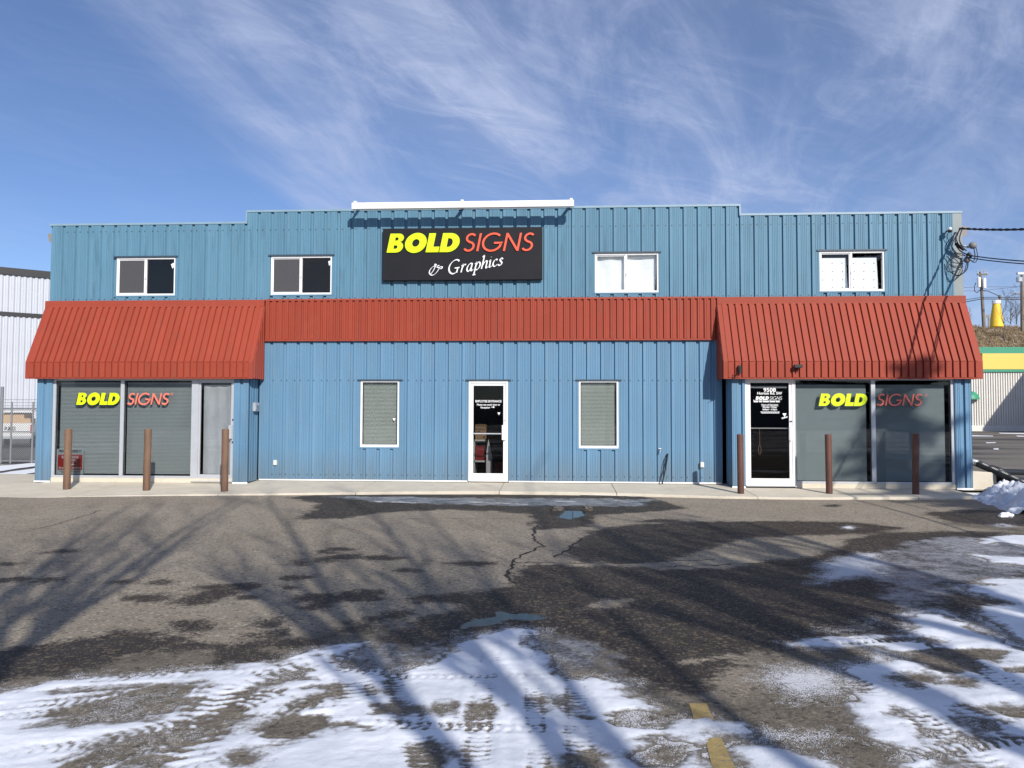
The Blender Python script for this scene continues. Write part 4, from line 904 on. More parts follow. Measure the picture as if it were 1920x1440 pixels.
for word_ in (7, 5, 9, 8, 6):
    pts = []; n_ = word_*4
    for i in range(n_): pts.append((xx0+i*.0037, zz0+.016*math.sin(i*1.75)+(.018 if i < 2 else 0)+.004*rr.random()))
    solid_ribbon(mb, pts, .011, tfn, YT-.001, YT); xx0 += n_*.0037+.012
mb.build('script_line', WINK, D3)
mb = MB(); xx0, zz0 = at(1466, 784.5, YB)
solid_ribbon(mb, [(xx0+i*.006, zz0+.014*math.sin(i*1.6)+.0016*i) for i in range(22)], .010, tfn, YT-.001, YT); mb.build('script_line', WINK, D3)
for k, wz in enumerate((.40, .36)):
    z_ = at(1440, 772.4+k*2.0, YB)[1]; mb = MB(); x_ = cxd-wz/2
    while x_ < cxd+wz/2: l_ = random.uniform(.02, .05); mb.box(x_, x_+l_, YT-.001, YT, z_-.007, z_+.008); x_ += l_+.008
    mb.build('fine_print', WINK, D3)
# parking notice leaning inside the left window
nx0, nx1, nz0, nz1 = P(106), P(156.5), at(130, 892, YB)[1]+.02, at(130, 842, YB)[1]
NOT = thing('parking_notice', 'grey and dark red private property parking notice inside the bottom of the left shop window', 'sign', ((nx0+nx1)/2, YF+.06, nz0))
def loc(o, t): o.parent = t; o.matrix_parent_inverse = Matrix.Translation(-Vector(t.location)); return o
loc(MB().box(nx0, nx1, YF+.055, YF+.061, nz0, nz1).build('board', mat('notice_grey', (.62, .66, .68), .6)), NOT)
rw = (nx1-nx0); rz0 = nz0+.15*(nz1-nz0)+.02; rz1 = nz0+.78*(nz1-nz0)
loc(MB().box(nx0+.03, nx1-.03, YF+.052, YF+.0545, rz0, rz1).build('red_field', mat('notice_red', (.55, .01, .008), .5)), NOT)
nc = (nx0+nx1)/2; hh = rz1-rz0
for tx, sz, zf, m__, sx_, bd in (('PRIVATE PROPERTY', .078, nz1-.075, SHADOWINK, .80, .002), ('BOLD SIGNS', .075, rz1-.085, WINK, .95, .002), ('PARKING', .075, rz1-.155, WINK, .95, .002), ('ONLY', .075, rz1-.225, WINK, .95, .002), ('DO NOT BLOCK DRIVEWAY', .07, rz0+.02, WINK, .58, .002), ('Violators will be towed', .04, nz0+.075, SHADOWINK, .9, 0)):
    if 'Violators' in tx:
        mb = MB()
        for k in range(2):
            x_ = nx0+.08+.04*k
            while x_ < nx1-.1-.04*k: l_ = random.uniform(.02, .05); mb.box(x_, x_+l_, YF+.0525, YF+.0545, nz0+.07-k*.035, nz0+.082-k*.035); x_ += l_+.01
        loc(mb.build('fine_print', SHADOWINK), NOT)
    else:
        o = font(tx, sz, nc, YF+.0505, zf, m__, None, bold=bd, sx=sx_); o.parent = NOT; o.matrix_parent_inverse = Matrix.Translation(-Vector(NOT.location))
ac = rz0+.125
for sgn in (-1, 1): loc(MB().prism([(nc+sgn*.03, ac-.025), (nc+sgn*.03, ac+.025), (nc+sgn*.14, ac)], YF+.0505, YF+.0515).build('arrow', WINK), NOT)
# ------------------------------------------------------------------ main sign
SY = -.16
sx0, sx1, sz0, sz1 = rect(717.5, 427, 1017, 525, SY)
SG = thing('shop_sign', 'large black sign panel with yellow and orange-red lettering above the middle red band', 'sign', ((sx0+sx1)/2, SY, sz0))
loc(MB().box(sx0, sx1, SY, -.045, sz0, sz1).build('panel', SIGNBLACK, bevel=.006), SG)
class _H: pass
hold = bpy.data.objects.new('tmp', None); COL.objects.link(hold)
zb = at(795, 473.5, SY)[1]; zt2 = at(795, 438, SY)[1]
logo(at(725.5, 455, SY)[0], at(865, 455, SY)[0], at(868, 455, SY)[0], at(1005.5, 455, SY)[0], zb, zt2-zb, SY-.028, SY-.004, hold, YEL, ORG, lw=.10)
# '& Graphics' in a broad-nib italic hand
GL = {'&': (1.55, [[(.60, 1.20), (.78, 1.12), (.70, .98), (.50, .95), (.28, .78), (.10, .48), (.08, .18), (.28, -.06), (.56, -.04), (.84, .22), (1.04, .54), (1.20, .78), (1.40, .74), (1.36, .56), (1.20, .60)], [(1.10, .92), (.96, .98), (.86, .84), (1.04, .72), (1.20, .78)], [(.18, .02), (.46, .42), (.72, .98)], [(.72, .98), (.62, 1.14)]]),
 'G': (1.45, [[(1.28, 1.45), (1.20, 1.62), (.92, 1.70), (.55, 1.52), (.24, 1.12), (.12, .66), (.22, .22), (.52, -.02), (.84, .04), (1.06, .26)], [(.78, .66), (1.34, .66)], [(1.14, .66), (1.00, .05)]]),
 'r': (.66, [[(.08, .86), (.24, .98), (.26, .90), (.06, 0)], [(.14, .42), (.34, .82), (.50, .98), (.62, .90)]]),
 'a': (.86, [[(.70, .92), (.46, 1.0), (.20, .70), (.08, .30), (.18, .02), (.34, .04), (.56, .44), (.70, .94)], [(.70, .98), (.54, .16), (.62, .0), (.80, .16)]]),
 'p': (.86, [[(.12, .84), (.28, .98), (.30, .90), (.0, -.62)], [(-.14, -.62), (.20, -.62)], [(.16, .30), (.36, .80), (.58, 1.0), (.74, .78), (.66, .34), (.40, .02), (.16, .08)]]),
 'h': (.84, [[(.14, 1.62), (.34, 1.70), (.02, 0)], [(.12, .40), (.36, .82), (.58, 1.0), (.66, .82), (.54, .16), (.60, .0), (.78, .16)]]),
 'i': (.42, [[(.06, .84), (.22, .98), (.10, .14), (.18, .0), (.36, .16)], [(.30, 1.42), (.34, 1.46)]]),
 'c': (.66, [[(.56, .80), (.48, .98), (.24, .82), (.08, .36), (.20, .02), (.40, .04), (.58, .22)]]),
 's': (.62, [[(.54, .80), (.42, 1.0), (.24, .84), (.32, .56), (.44, .30), (.30, .0), (.08, .04), (.06, .20)]])}
def smooth(pts, k=6):
    if len(pts) < 3: return [Vector(pts[0]).lerp(Vector(pts[1]), i/3) for i in range(4)]
    P_ = [Vector(p) for p in pts]; P_ = [P_[0]]+P_+[P_[-1]]; r = []
    for i in range(1, len(P_)-2):
        a, b, c, d = P_[i-1:i+3]
        for j in range(k):
            t = j/k; r.append(.5*((2*b)+(c-a)*t+(2*a-5*b+4*c-d)*t*t+(3*b-a-3*c+d)*t**3))
    r.append(P_[-2]); return r
nib = lambda t, d: .06+.13*abs(d.x*math.sin(rad(38))-d.y*math.cos(rad(38)))
xh = at(900, 500, SY)[1]-at(900, 515.0, SY)[1]
def script(txt, pxs, pys, pxe, pye, sc_):
    xa, za = at(pxs, pys, SY); xe, ze = at(pxe, pye, SY); tot = sum(GL[c][0] for c in txt); kx = (xe-xa)/tot; x = 0
    for c in txt:
        mb = MB(); t0 = x/tot; hs = sc_*(1.0-.16*t0) if len(txt) > 1 else sc_
        nb_ = nib if c != '&' else (lambda t, d: .035+.09*abs(d.x*math.sin(rad(38))-d.y*math.cos(rad(38))))
        for q_, st in enumerate(GL[c][1]):
            def tf(u, v, x=x): 
                return xa+(x+u)*kx, za+(ze-za)*max((x+u)/tot, 0)**1.25+v*hs
            solid_ribbon(mb, smooth(st), nb_, tf, SY-.018-.0009*q_, SY-.004)
        mb.build('letter', WINK, hold); x += GL[c][0]
script('&', 804, 515.5, 832, 512, xh*1.05); script('Graphics', 840, 514, 944, 496, xh*.98)
for o in list(hold.children): o.parent = SG; o.matrix_parent_inverse = Matrix.Translation(-Vector(SG.location))
bpy.data.objects.remove(hold)
# white light bar above the sign
BYY = -.47
ba, bb, bz0, bz1 = rect(660.5, 381, 1076, 392, BYY); bz1 = at(868, 378.5, BYY)[1]; bz0 = at(868, 390.5, BYY)[1]
LB = thing('light_bar', 'long white box beam on brackets along the roof edge above the black sign', 'sign light', ((ba+bb)/2, BYY, bz0))
loc(MB().box(ba, bb, BYY-.06, BYY+.06, bz0, bz1).build('beam', WHITE, bevel=.006), LB)
for px in (667, 867, 1071):
    x = at(px, 385, BYY)[0]
    loc(MB().box(x-.03, x+.03, BYY-.03, .4, bz1+.001, bz1+.035).box(x-.03, x+.03, BYY-.064, BYY-.061, bz1-.03, bz1+.035).build('bracket', WHITE), LB)
# ------------------------------------------------------------------ bollards
BL = [(125, 917, 804.5), (274.5, 919, 804.5), (421, 921, 804.5), (1389, 925, 814.5), (1555, 925, 814.5), (1717, 926, 813)]
lab = ['brown painted steel bollard in front of the parking notice at the left window', 'brown bollard before the second left shop window, between two other brown bollards', 'brown bollard standing before the papered left door',
       'maroon bollard left of the black glass reception door', 'maroon bollard before the first grey window right of the reception door', 'dark rusty maroon bollard at the far right window, in tree shade']
def bollard(i):
    px, pb, pt = BL[i]; z = -.07
    for _ in range(4): x, y = gr(px, pb, z); z = swz(y)
    h_ = at(px, pt, y)[1]-z
    t = thing('bollard', lab[i], 'bollard', (x, y, z), 'bollards along the sidewalk')
    r = .073 if i < 3 else .066
    post = MB().lathe([(r, 0), (r, h_-.012), (r-.006, h_)], n=24).build('post', RUST if i < 3 else RUST2, t, smooth=False)
    MB().lathe([(r-.008, 0), (r-.03, .006), (.01, .008)], (0, 0, h_), 20).build('cap', RUST if i < 3 else RUST2, t)
    for a, zz_ in ((-70, h_-.09), (-110, h_-.15))[: 2 if i != 2 else 1]:
        m_ = MB(); c = Vector((math.cos(rad(a))*r, math.sin(rad(a))*r, zz_)); n_ = Vector((math.cos(rad(a)), math.sin(rad(a)), 0)); m_.tube([c-n_*.002, c+n_*.003], .009, 8); m_.build('bolt_hole', BLACK, t)
    t.rotation_euler = (rad(random.uniform(-.5, .5)), rad([.0, .3, -.5, .2, .3, -.9][i]), random.random()*3)
for i in range(6): bollard(i)
# ------------------------------------------------------------------ small fittings
def fitting(name, label, cat, mb, m, **k): return tag(mb.build(name, m, None, **k), label, cat)
def boxat(px, py, w, h_, y0, y1, Y=0): x, z = at(px, py, Y); return MB().box(x-w/2, x+w/2, y0, y1, z-h_/2, z+h_/2)
x, z = at(482, 763, -.25)
V = thing('dryer_vent', 'small grey louvred vent box on the side of the left bay by the corner', 'vent', (x, -.25, z))
loc(MB().box(LX1+.012, LX1+.075, -.36, -.12, z-.10, z+.10).build('housing', ALU, bevel=.006), V)
for k in range(3): loc(MB().box(LX1+.076, LX1+.095, -.33, -.15, z-.055+k*.04, z-.03+k*.04).build('louvre', SILVER), V)
for px, py, lb in ((518, 867, 'cream weatherproof outlet box low on the blue wall near the left bay'), (1315.5, 871, 'cream weatherproof outlet box low on the blue wall near the right bay')):
    x, z = at(px, py); t = thing('outlet_box', lb, 'outlet', (x, -.04, z), 'wall outlets'); IV = mat('ivory', (.62, .60, .52), .6)
    MB().box(-.04, .04, -.05, .0, -.06, .06).build('cover', IV, t, bevel=.006); MB().box(-.025, .025, -.056, -.051, .008, .04).box(-.025, .025, -.056, -.051, -.04, -.008).build('flap', WHITE, t)
x, z = at(1236.5, 843); t = thing('hose_tap', 'small metal hose tap on the blue wall right of the lower window', 'tap', (x, -.04, z))
MB().tube([(0, .03, 0), (0, -.06, 0), (0, -.075, -.02), (0, -.08, -.06)], .014, 8).build('spout', SILVER, t); MB().box(-.03, .03, -.045, -.035, .02, .035).build('handle', WHITE, t)
a = at(1252.5, 851, -.1); b = at(1241, 906, -.2)
t = thing('leaning_rod', 'black rod and cable leaning on the blue wall below the hose tap', 'rod', (b[0], -.2, .0))
loc(MB().tube([(b[0], -.22, .0), ((a[0]+b[0])/2+.02, -.13, .36), (a[0], -.06, a[1])], .016, 8).build('rod', BLACK), t)
loc(MB().tube([(b[0]+.03, -.2, .12), (a[0]-.09, -.08, .5), (a[0]-.03, -.05, a[1]-.02), (a[0], -.05, a[1])], .008, 6).build('cable', BLACK), t)
# floodlights on the right canopy
x, z = at(1493, 690, AY); t = thing('floodlight', 'black floodlight head mounted on the right canopy edge above the reception door', 'floodlight', (x, AY-.03, z))
MB().box(-.085, .085, -.15, -.05, -.005, .065).build('head', BLACK, t, bevel=.008); MB().box(-.02, .02, -.06, .0, -.04, .02).build('bracket', BLACK, t); MB().tube([(-.05, -.01, -.02), (-.02, -.03, -.12)], .007, 6).build('cord', BLACK, t)
x, z = at(1385, 694, AY); t = thing('bare_lamp_bracket', 'thin black bracket with loose wires at the left corner of the right canopy', 'bracket', (x, AY-.03, z))
MB().box(-.03, .03, -.10, .0, -.07, .10).build('plate', BLACK, t, bevel=.006)
MB().tube([(-.02, -.06, .08), (.01, -.16, .02), (-.03, -.2, -.12), (-.10, -.1, -.18), (-.14, -.01, -.10)], .006, 6).tube([(.02, -.06, -.02), (-.05, -.22, -.06), (-.16, -.10, -.2)], .006, 6).build('loose_wire', BLACK, t)
# ------------------------------------------------------------------ service wires on the right corner
def sag(p, q, n=18, s_=0.0):
    p = Vector(p); q = Vector(q); return [p.lerp(q, i/n)-Vector((0, 0, s_*4*(i/n)*(1-i/n))) for i in range(n+1)]
pi_ = at(1781, 429, -.2); t = thing('wire_insulator', 'white and black wire insulator bolted near the top right corner of the blue wall', 'insulator', (pi_[0], -.2, pi_[1]))
MB().lathe([(.03, -.03), (.045, 0), (.03, .03)], n=12).build('knob', WHITE, t); MB().tube([(0, .16, -.02), (0, 0, -.02)], .015, 8).build('bolt', BLACK, t); MB().lathe([(.035, -.08), (.05, -.05), (.035, -.03)], n=12).build('collar', BLACK, t)
def span(px, py, r, name, lb, off=0):
    x, z = at(px, py, -.15); pts = []
    for i in range(40):
        s_ = 24*(i/39)**1.5; pts.append(Vector((x+.03*s_+off*s_, -.15-s_, z-.30*s_+.0145*s_*s_)))
    return tag(MB().tube(pts, r, 6).build(name, WIREM), lb, 'cable', 'overhead service cables')
x, z = at(1800, 428, -.15); pts1 = []; pts2 = []
for i in range(260):
    s_ = 24*(i/259); c = Vector((x+.03*s_, -.15-s_, z-.285*s_+.0145*s_*s_)); a_ = s_*14
    pts1.append(c+Vector((math.cos(a_)*.014, 0, math.sin(a_)*.014))); pts2.append(c-Vector((math.cos(a_)*.014, 0, math.sin(a_)*.014)))
tag(MB().tube(pts1, .016, 6).tube(pts2, .016, 6).build('twisted_cable', WIREM), 'upper twisted black service cable leaving the right roof corner', 'cable', 'overhead service cables')
span(1812, 478, .013, 'cable', 'upper of the two straight black cables running right from the weatherheads'); span(1812, 482.5, .012, 'cable', 'lower of the two straight black cables running right from the weatherheads', .006)
def wh(px, py, lb, s_=1):
    x, z = at(px, py, -.12); t = thing('weatherhead', lb, 'weatherhead', (x, -.12, z), 'weatherheads on the right corner')
    MB().lathe([(.06*s_, -.10*s_), (.11*s_, -.05*s_), (.115*s_, .03*s_), (.07*s_, .09*s_), (.01, .10*s_)], n=16).build('hood', mat('grey_cast', (.20, .20, .20), .6), t, smooth=True)
    MB().tube([(-.02, .12, -.02), (-.16*s_, .16, .03), (-.24*s_, .2, .0)], .035*s_, 10).build('elbow', SILVER, t); return x, z
wh(1824, 460, 'larger grey weatherhead hood at the right corner below the gutter', .72); wh(1813, 487, 'smaller grey weatherhead hood just below the larger one', .62)
loops = thing('drip_loops', 'tangle of black looping wires and splices at the right wall corner', 'wires', (9.0, -.15, 5.2))
def lw_(pxs, r=.013):
    p = [(at(a, b, y)[0], y, at(a, b, y)[1]) for a, b, y in pxs]; q = []
    for i in range(len(p)-1):
        a, b, c, d = [Vector(p[max(0, min(len(p)-1, i+j))]) for j in (-1, 0, 1, 2)]
        for k in range(6):
            t_ = k/6; q.append(.5*((2*b)+(c-a)*t_+(2*a-5*b+4*c-d)*t_*t_+(3*b-a-3*c+d)*t_**3))
    q.append(Vector(p[-1])); loc(MB().tube(q, r, 6).build('loop_wire', WIREM), loops)
lw_([(1800, 428, -.15), (1795, 440, -.2), (1791, 455, -.25), (1800, 470, -.2), (1815, 478, -.15)]); lw_([(1802, 428, -.15), (1793, 442, -.28), (1797, 458, -.3), (1812, 470, -.2)])
lw_([(1804, 429, -.15), (1799, 450, -.22), (1808, 468, -.2)]); lw_([(1826, 465, -.12), (1828, 480, -.2), (1824, 490, -.22), (1812, 480, -.18)], .011)
lw_([(1830, 464, -.12), (1833, 482, -.2), (1826, 492, -.25), (1806, 477, -.2), (1790, 474, -.15)], .009)
lw_([(1815, 492, -.12), (1812, 506, -.2), (1796, 517, -.2), (1782, 508, -.15), (1777, 490, -.12)], .013); lw_([(1813, 490, -.12), (1806, 512, -.25), (1788, 514, -.2), (1784, 490, -.12), (1792, 478, -.12)], .009)
lw_([(1781, 432, -.2), (1776, 445, -.12), (1790, 470, -.10), (1800, 478, -.12), (1815, 480, -.15)], .007); lw_([(1775, 480, -.1), (1788, 492, -.12), (1806, 494, -.12)], .009)
lw_([(1790, 475, -.12), (1783, 492, -.16), (1790, 502, -.16), (1806, 500, -.12)], .009)
for (a, b) in ((( 1792, 457, -.25), (1807, 468, -.22)), ((1815, 474, -.2), (1822, 482, -.2))):
    p0 = (at(a[0], a[1], a[2])[0], a[2], at(a[0], a[1], a[2])[1]); p1 = (at(b[0], b[1], b[2])[0], b[2], at(b[0], b[1], b[2])[1]); loc(MB().tube([p0, p1], .035, 10).build('splice_cover', BLACK), loops)
# off-frame service pole the cables run to
UP2 = thing('utility_pole', 'wooden service pole behind the photographer where the building cables end', 'utility pole', (9.9, -24.3, GZ))
MB().lathe([(.16, 0), (.11, 10)], n=14).build('pole', WOOD, UP2); MB().box(-1.0, 1.0, -.06, .06, 9.2, 9.35).build('crossarm', WOOD, UP2)
# ------------------------------------------------------------------ rooms: dim contents behind the employee door
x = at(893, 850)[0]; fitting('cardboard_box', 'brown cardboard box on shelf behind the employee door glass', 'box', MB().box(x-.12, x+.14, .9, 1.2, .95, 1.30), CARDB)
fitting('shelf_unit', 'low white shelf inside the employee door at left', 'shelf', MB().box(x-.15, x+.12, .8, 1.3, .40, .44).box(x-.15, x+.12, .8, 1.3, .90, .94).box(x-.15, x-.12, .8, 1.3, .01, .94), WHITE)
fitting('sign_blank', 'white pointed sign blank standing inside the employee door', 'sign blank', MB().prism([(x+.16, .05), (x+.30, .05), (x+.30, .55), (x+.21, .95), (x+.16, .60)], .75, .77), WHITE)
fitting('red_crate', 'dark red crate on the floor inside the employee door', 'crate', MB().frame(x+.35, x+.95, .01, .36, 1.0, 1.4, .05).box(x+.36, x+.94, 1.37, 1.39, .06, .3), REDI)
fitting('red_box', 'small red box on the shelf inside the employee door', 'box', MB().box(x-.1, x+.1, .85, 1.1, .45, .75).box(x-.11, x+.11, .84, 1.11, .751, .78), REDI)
# ------------------------------------------------------------------ right edge: retaining kerb, gravel, downspout, snow bank
rx0 = RX1+.02; 
rk = MB(); rx1 = at(1870, 900, -.1)[0]
rk.add([(rx0, -.12, -.09), (rx1, -.12, -.09), (rx1-.02, -.10, .30), (rx0, -.10, .33), (rx0, .14, -.09), (rx1+.05, .3, -.09), (rx1+.03, .3, .30), (rx0, .14, .33)], [(0, 1, 2, 3), (3, 2, 6, 7), (1, 5, 6, 2), (0, 3, 7, 4), (4, 7, 6, 5), (0, 4, 5, 1)])
rk = rk.build('concrete_kerb', CONC, None, bevel=.02); tag(rk, 'low pale concrete retaining block beside the right corner of the building', 'concrete block')
lx = np.linspace(rx0, rx1+.9, 40); ly = np.linspace(.14, 4.5, 60); XX, YY = np.meshgrid(lx, ly)
tag(gridmesh('gravel_bed', lx, ly, .25+.05*fbm(XX, YY, 5, 3, 2)+.03*(vnoise(XX*16, YY*16, 4)-.5)-np.clip((XX-rx1-.2)/.7, 0, 1)*.35, {}, GRIT), 'strip of brown gravel and dead leaves behind the concrete block', kind='stuff')
# elbow + black corrugated pipe
def P3(px, py, Y): a, b = at(px, py, Y); return (a, Y, b)
DS = thing('drain_pipe', 'silver elbow and thick black drain pipe sloping down to the right edge', 'pipe', P3(1825, 866, .5))
loc(MB().tube([P3(1800, 845, .6), P3(1812, 858, .5), P3(1820, 865, .45), P3(1834, 869, .3)], .078, 14).build('elbow', SILVER, smooth=True), DS)
p0 = Vector(P3(1831, 868, .33)); p1 = Vector(P3(1985, 935, -1.3)); q = []; r_ = []
for i in range(160): q.append(p0.lerp(p1, i/159)); r_.append(.075+.007*math.sin(i*2.2))
loc(MB().tube(q, r_, 12).build('corrugated_pipe', PIPEBLK), DS)
DS2 = thing('drain_pipe', 'second black pipe lying almost level behind the sloping drain pipe', 'pipe', P3(1862, 878, 1.2))
loc(MB().tube([P3(1858, 877, 1.0), P3(1880, 884, 1.0), P3(1905, 885, 1.1), P3(1990, 889, 1.2)], .07, 12).build('pipe_length', PIPEBLK, smooth=True), DS2)
fitting('timber_block', 'dark brown timber chunk beside the concrete block under the drain pipe', 'timber', MB().box(rx1+.06, rx1+.22, -.12, .5, -.12, .26), mat('dark_timber', (.06, .035, .025), .9, 0, .3, 8), bevel=.02)
fitting('black_tarp', 'crumpled black sheeting under the drain pipe at the right edge', 'tarp', MB().add([P3(1885, 893, -.2), P3(1990, 900, -.4), P3(1990, 925, -.6), P3(1888, 914, -.3), P3(1930, 896, -.1), P3(1920, 912, -.7)], [(0, 4, 5, 3), (4, 1, 2, 5)]), PIPEBLK)
# snow bank
xs = np.linspace(7.6, 14.5, 300); ys = np.linspace(-3.9, -.2, 190); X, Y = np.meshgrid(xs, ys)
ed = union([G([(1826, 935), (1845, 927), (1862, 917), (1890, 913), (2000, 905), (2300, 910), (2300, 985), (1960, 968), (1900, 962), (1860, 948)])], X, Y)
hb = np.clip((ed+.05)*.5, -.03, .19)+np.clip(ed+.05, 0, .4)*.75*fbm(X, Y, 3.0, 4, 12)+np.where(ed > -.05, .075, 0)*fbm(X, Y, 8, 4, 4)
tag(gridmesh('snow_bank', xs, ys, GZ+hb, dict(thick=hb*0+.03), SNOWM, keep=hb > -.01), 'lumpy shovelled snow bank at the right end of the sidewalk', kind='stuff')
rr = random.Random(12); bmx = bmesh.new(); from mathutils import noise as mnz
bp_ = bpy.data.objects['snow_bank'].data; vs_ = [v.co.copy() for v in bp_.vertices if v.co.z > GZ+.02 and v.co.x < 11]
for k in range(90):
    c = rr.choice(vs_); R_ = rr.uniform(.02, .075); g_ = bmesh.ops.create_icosphere(bmx, subdivisions=2, radius=R_)
    for v in g_['verts']: d_ = 1+.5*mnz.noise(v.co*22+Vector((k, 0, 0))); v.co = Vector((v.co.x*d_*1.2, v.co.y*d_, v.co.z*d_*.8))+c
me_ = bpy.data.meshes.new('snow_chunks'); bmx.to_mesh(me_); bmx.free()
tag(link('snow_chunks', me_, None, SNOWLINE), 'loose broken snow chunks scattered over the shovelled bank at right', kind='stuff')
# ------------------------------------------------------------------ side lot rising to the neighbour
def lotmat():
    m, t, b = newmat('side_asphalt'); n = t.nodes; l = t.links; g = n.new('ShaderNodeNewGeometry')
    mp = n.new('ShaderNodeMapping'); mp.inputs['Scale'].default_value = (.12, .5, 1); l.new(g.outputs['Position'], mp.inputs[0])
    a = n.new('ShaderNodeTexNoise'); a.inputs['Scale'].default_value = 1; a.inputs['Detail'].default_value = 7; l.new(mp.outputs[0], a.inputs['Vector'])
    cr_ = n.new('ShaderNodeValToRGB'); l.new(a.outputs[0], cr_.inputs[0]); e = cr_.color_ramp.elements
    e[0].position = .40; e[0].color = (.045, .040, .036, 1); e[1].position = .52; e[1].color = (.155, .135, .11, 1)
    x = e.new(.675); x.color = (.17, .15, .125, 1); x = e.new(.69); x.color = (.8, .8, .84, 1)
    f = n.new('ShaderNodeTexNoise'); f.inputs['Scale'].default_value = 14; f.inputs['Detail'].default_value = 6; l.new(g.outputs['Position'], f.inputs['Vector'])
    r = n.new('ShaderNodeMapRange'); l.new(f.outputs[0], r.inputs[0]); r.inputs[3].default_value = .6; r.inputs[4].default_value = 1.4
    mu = n.new('ShaderNodeMix'); mu.data_type = 'RGBA'; mu.blend_type = 'MULTIPLY'; mu.inputs[0].default_value = 1; l.new(cr_.outputs[0], mu.inputs[6]); l.new(r.outputs[0], mu.inputs[7])
    l.new(mu.outputs[2], b.inputs['Base Color']); b.inputs['Roughness'].default_value = .85; return m
LOTM = lotmat()
def sz(y): return GZ-.005+max(0, (y-1.0))*.0253
S('side_lot', MB().add([(9.1, .8, GZ-.012), (80, .8, GZ-.012), (80, 31, sz(31)), (9.1, 31, sz(31)), (80, 60, sz(31)), (9.1, 60, sz(31))], [(0, 1, 2, 3), (3, 2, 4, 5)]), LOTM)
for i, q in enumerate([[(1820, 816), (1862, 817), (1862, 818.2), (1820, 818)], [(1872, 811.5), (1960, 812), (1960, 814.4), (1876, 813)], [(1848, 829.5), (1868, 829.2), (1866, 830.6), (1850, 831)], [(1862, 841), (1872, 840.6), (1873, 843), (1864, 843)], [(1905, 817), (1960, 818), (1960, 819.4), (1908, 818.6)]]):
    v = []
    for (a, b) in q:
        y = 10.0
        for _ in range(30): d = ray(a, b); tt = (sz(y)+.01-CAMZ)/d.z; y = .5*y+.5*(d.y*tt+CAMY)
        v.append((d.x*tt, y, sz(y)+.012))
    tag(MB().add(v, [(0, 1, 2, 3)]).build('snow_strip', SNOWLINE), kind='structure')
NBY = 31.0
NB = thing('neighbour_building', 'beige ribbed neighbouring building with green and yellow fascia at the right edge', 'building', (at(1900, 800, NBY)[0], NBY, sz(31)))
nbz = lambda py, px=1870: at(px, py, NBY)[1]
nx0 = at(1790, 750, NBY)[0]; nx1 = nx0+16; wx = at(1972, 700, NBY)[0]
zg0, zg1, zg2, zg3 = nbz(651), nbz(663), nbz(692.5), nbz(697.5)
w = loc(MB().box(nx0, nx1, NBY+.05, NBY+14, sz(31)-.3, zg0-.1).build('wall', BEIGEW), NB)
rp = (at(1864.6, 750, NBY)[0]-at(1860, 750, NBY)[0]); me0 = None; zb_n = at(1860, 798, NBY)[1]
k = 0; xx = nx0
while xx < wx+2:
    mb = MB().box(0, rp*.55, 0, .06, 0, zg3-zb_n)
    if me0 is None: me0 = mb.mesh('rib'); me0.materials.append(BEIGEW)
    o = bpy.data.objects.new('rib', me0); COL.objects.link(o); o.location = (xx, NBY-.02, zb_n); o.parent = w; o.matrix_parent_inverse = Matrix.Translation(-Vector(NB.location)) @ Matrix.Identity(4)
    o.matrix_parent_inverse = Matrix.Identity(4) ; xx += rp
loc(MB().box(nx0, nx1, NBY-.12, NBY+.04, zg1+.001, zg0).build('green_fascia', GREENF), NB)
yx0 = at(1840, 680, NBY)[0]
loc(MB().box(yx0, nx1, NBY-.14, NBY+.04, zg2, zg1).build('yellow_fascia', YELF), NB); loc(MB().box(nx0, nx1, NBY-.12, NBY+.04, zg3, zg2-.001).build('green_trim', GREENF), NB)
loc(MB().box(nx0, nx1, NBY-.04, NBY+.04, sz(31)-.1, zb_n-.001).build('base_course', BEIGEW), NB)
gx, gz = at(1822, 741, NBY-.3)
AWN = MB()
for i in range(9):
    pass
prof_ = [(math.sin(rad(a))*.52, math.cos(rad(a))*.52) for a in range(0, 91, 10)]
vv = []; ff = []
for i, (r1, h1) in enumerate(prof_):
    for j in range(13): a = rad(180+15*j); vv.append((gx-.05+r1*math.cos(a)*1.1, NBY-.1+r1*math.sin(a), gz-.25+h1))
for i in range(len(prof_)-1):
    for j in range(12): k = i*13+j; ff.append((k, k+1, k+14, k+13))
tag(AWN.add(vv, ff).build('dome_awning', GREENF, smooth=True), 'small green domed awning on the beige neighbouring wall beside the blue corner', 'awning')
loc(MB().box(wx, wx+10, NBY-9, NBY-.15, sz(31)-.6, at(1972, 630, NBY)[1]).build('wing', BEIGEW), NB)
# hill behind
def hillmat():
    m, t, b = newmat('dry_grass_hill'); n = t.nodes; l = t.links; g = n.new('ShaderNodeNewGeometry')
    a = n.new('ShaderNodeTexNoise'); a.inputs['Scale'].default_value = .8; a.inputs['Detail'].default_value = 9; a.inputs['Roughness'].default_value = .75; l.new(g.outputs['Position'], a.inputs['Vector'])
    c = n.new('ShaderNodeValToRGB'); l.new(a.outputs[0], c.inputs[0]); e = c.color_ramp.elements
    e[0].position = .35; e[0].color = (.07, .048, .025, 1); e[1].position = .55; e[1].color = (.24, .175, .10, 1); x = e.new(.60); x.color = (.27, .21, .14, 1); x = e.new(.66); x.color = (.70, .70, .74, 1)
    l.new(c.outputs[0], b.inputs['Base Color']); b.inputs['Roughness'].default_value = .95; return m
HILLM = hillmat()
hx = np.linspace(-30, 150, 260); hy = np.linspace(46, 130, 120); X, Y = np.meshgrid(hx, hy)
rz = 12.2
HZ = .5+(rz-.5)*np.clip((Y-46)/32, 0, 1)**.8*np.clip((X-18)/22, 0, 1)**.5+.5*fbm(X, Y, .35, 4, 3)*np.clip((Y-46)/10, 0, 1)+.35*(vnoise(X*1.6, Y*1.6, 9)-.5)
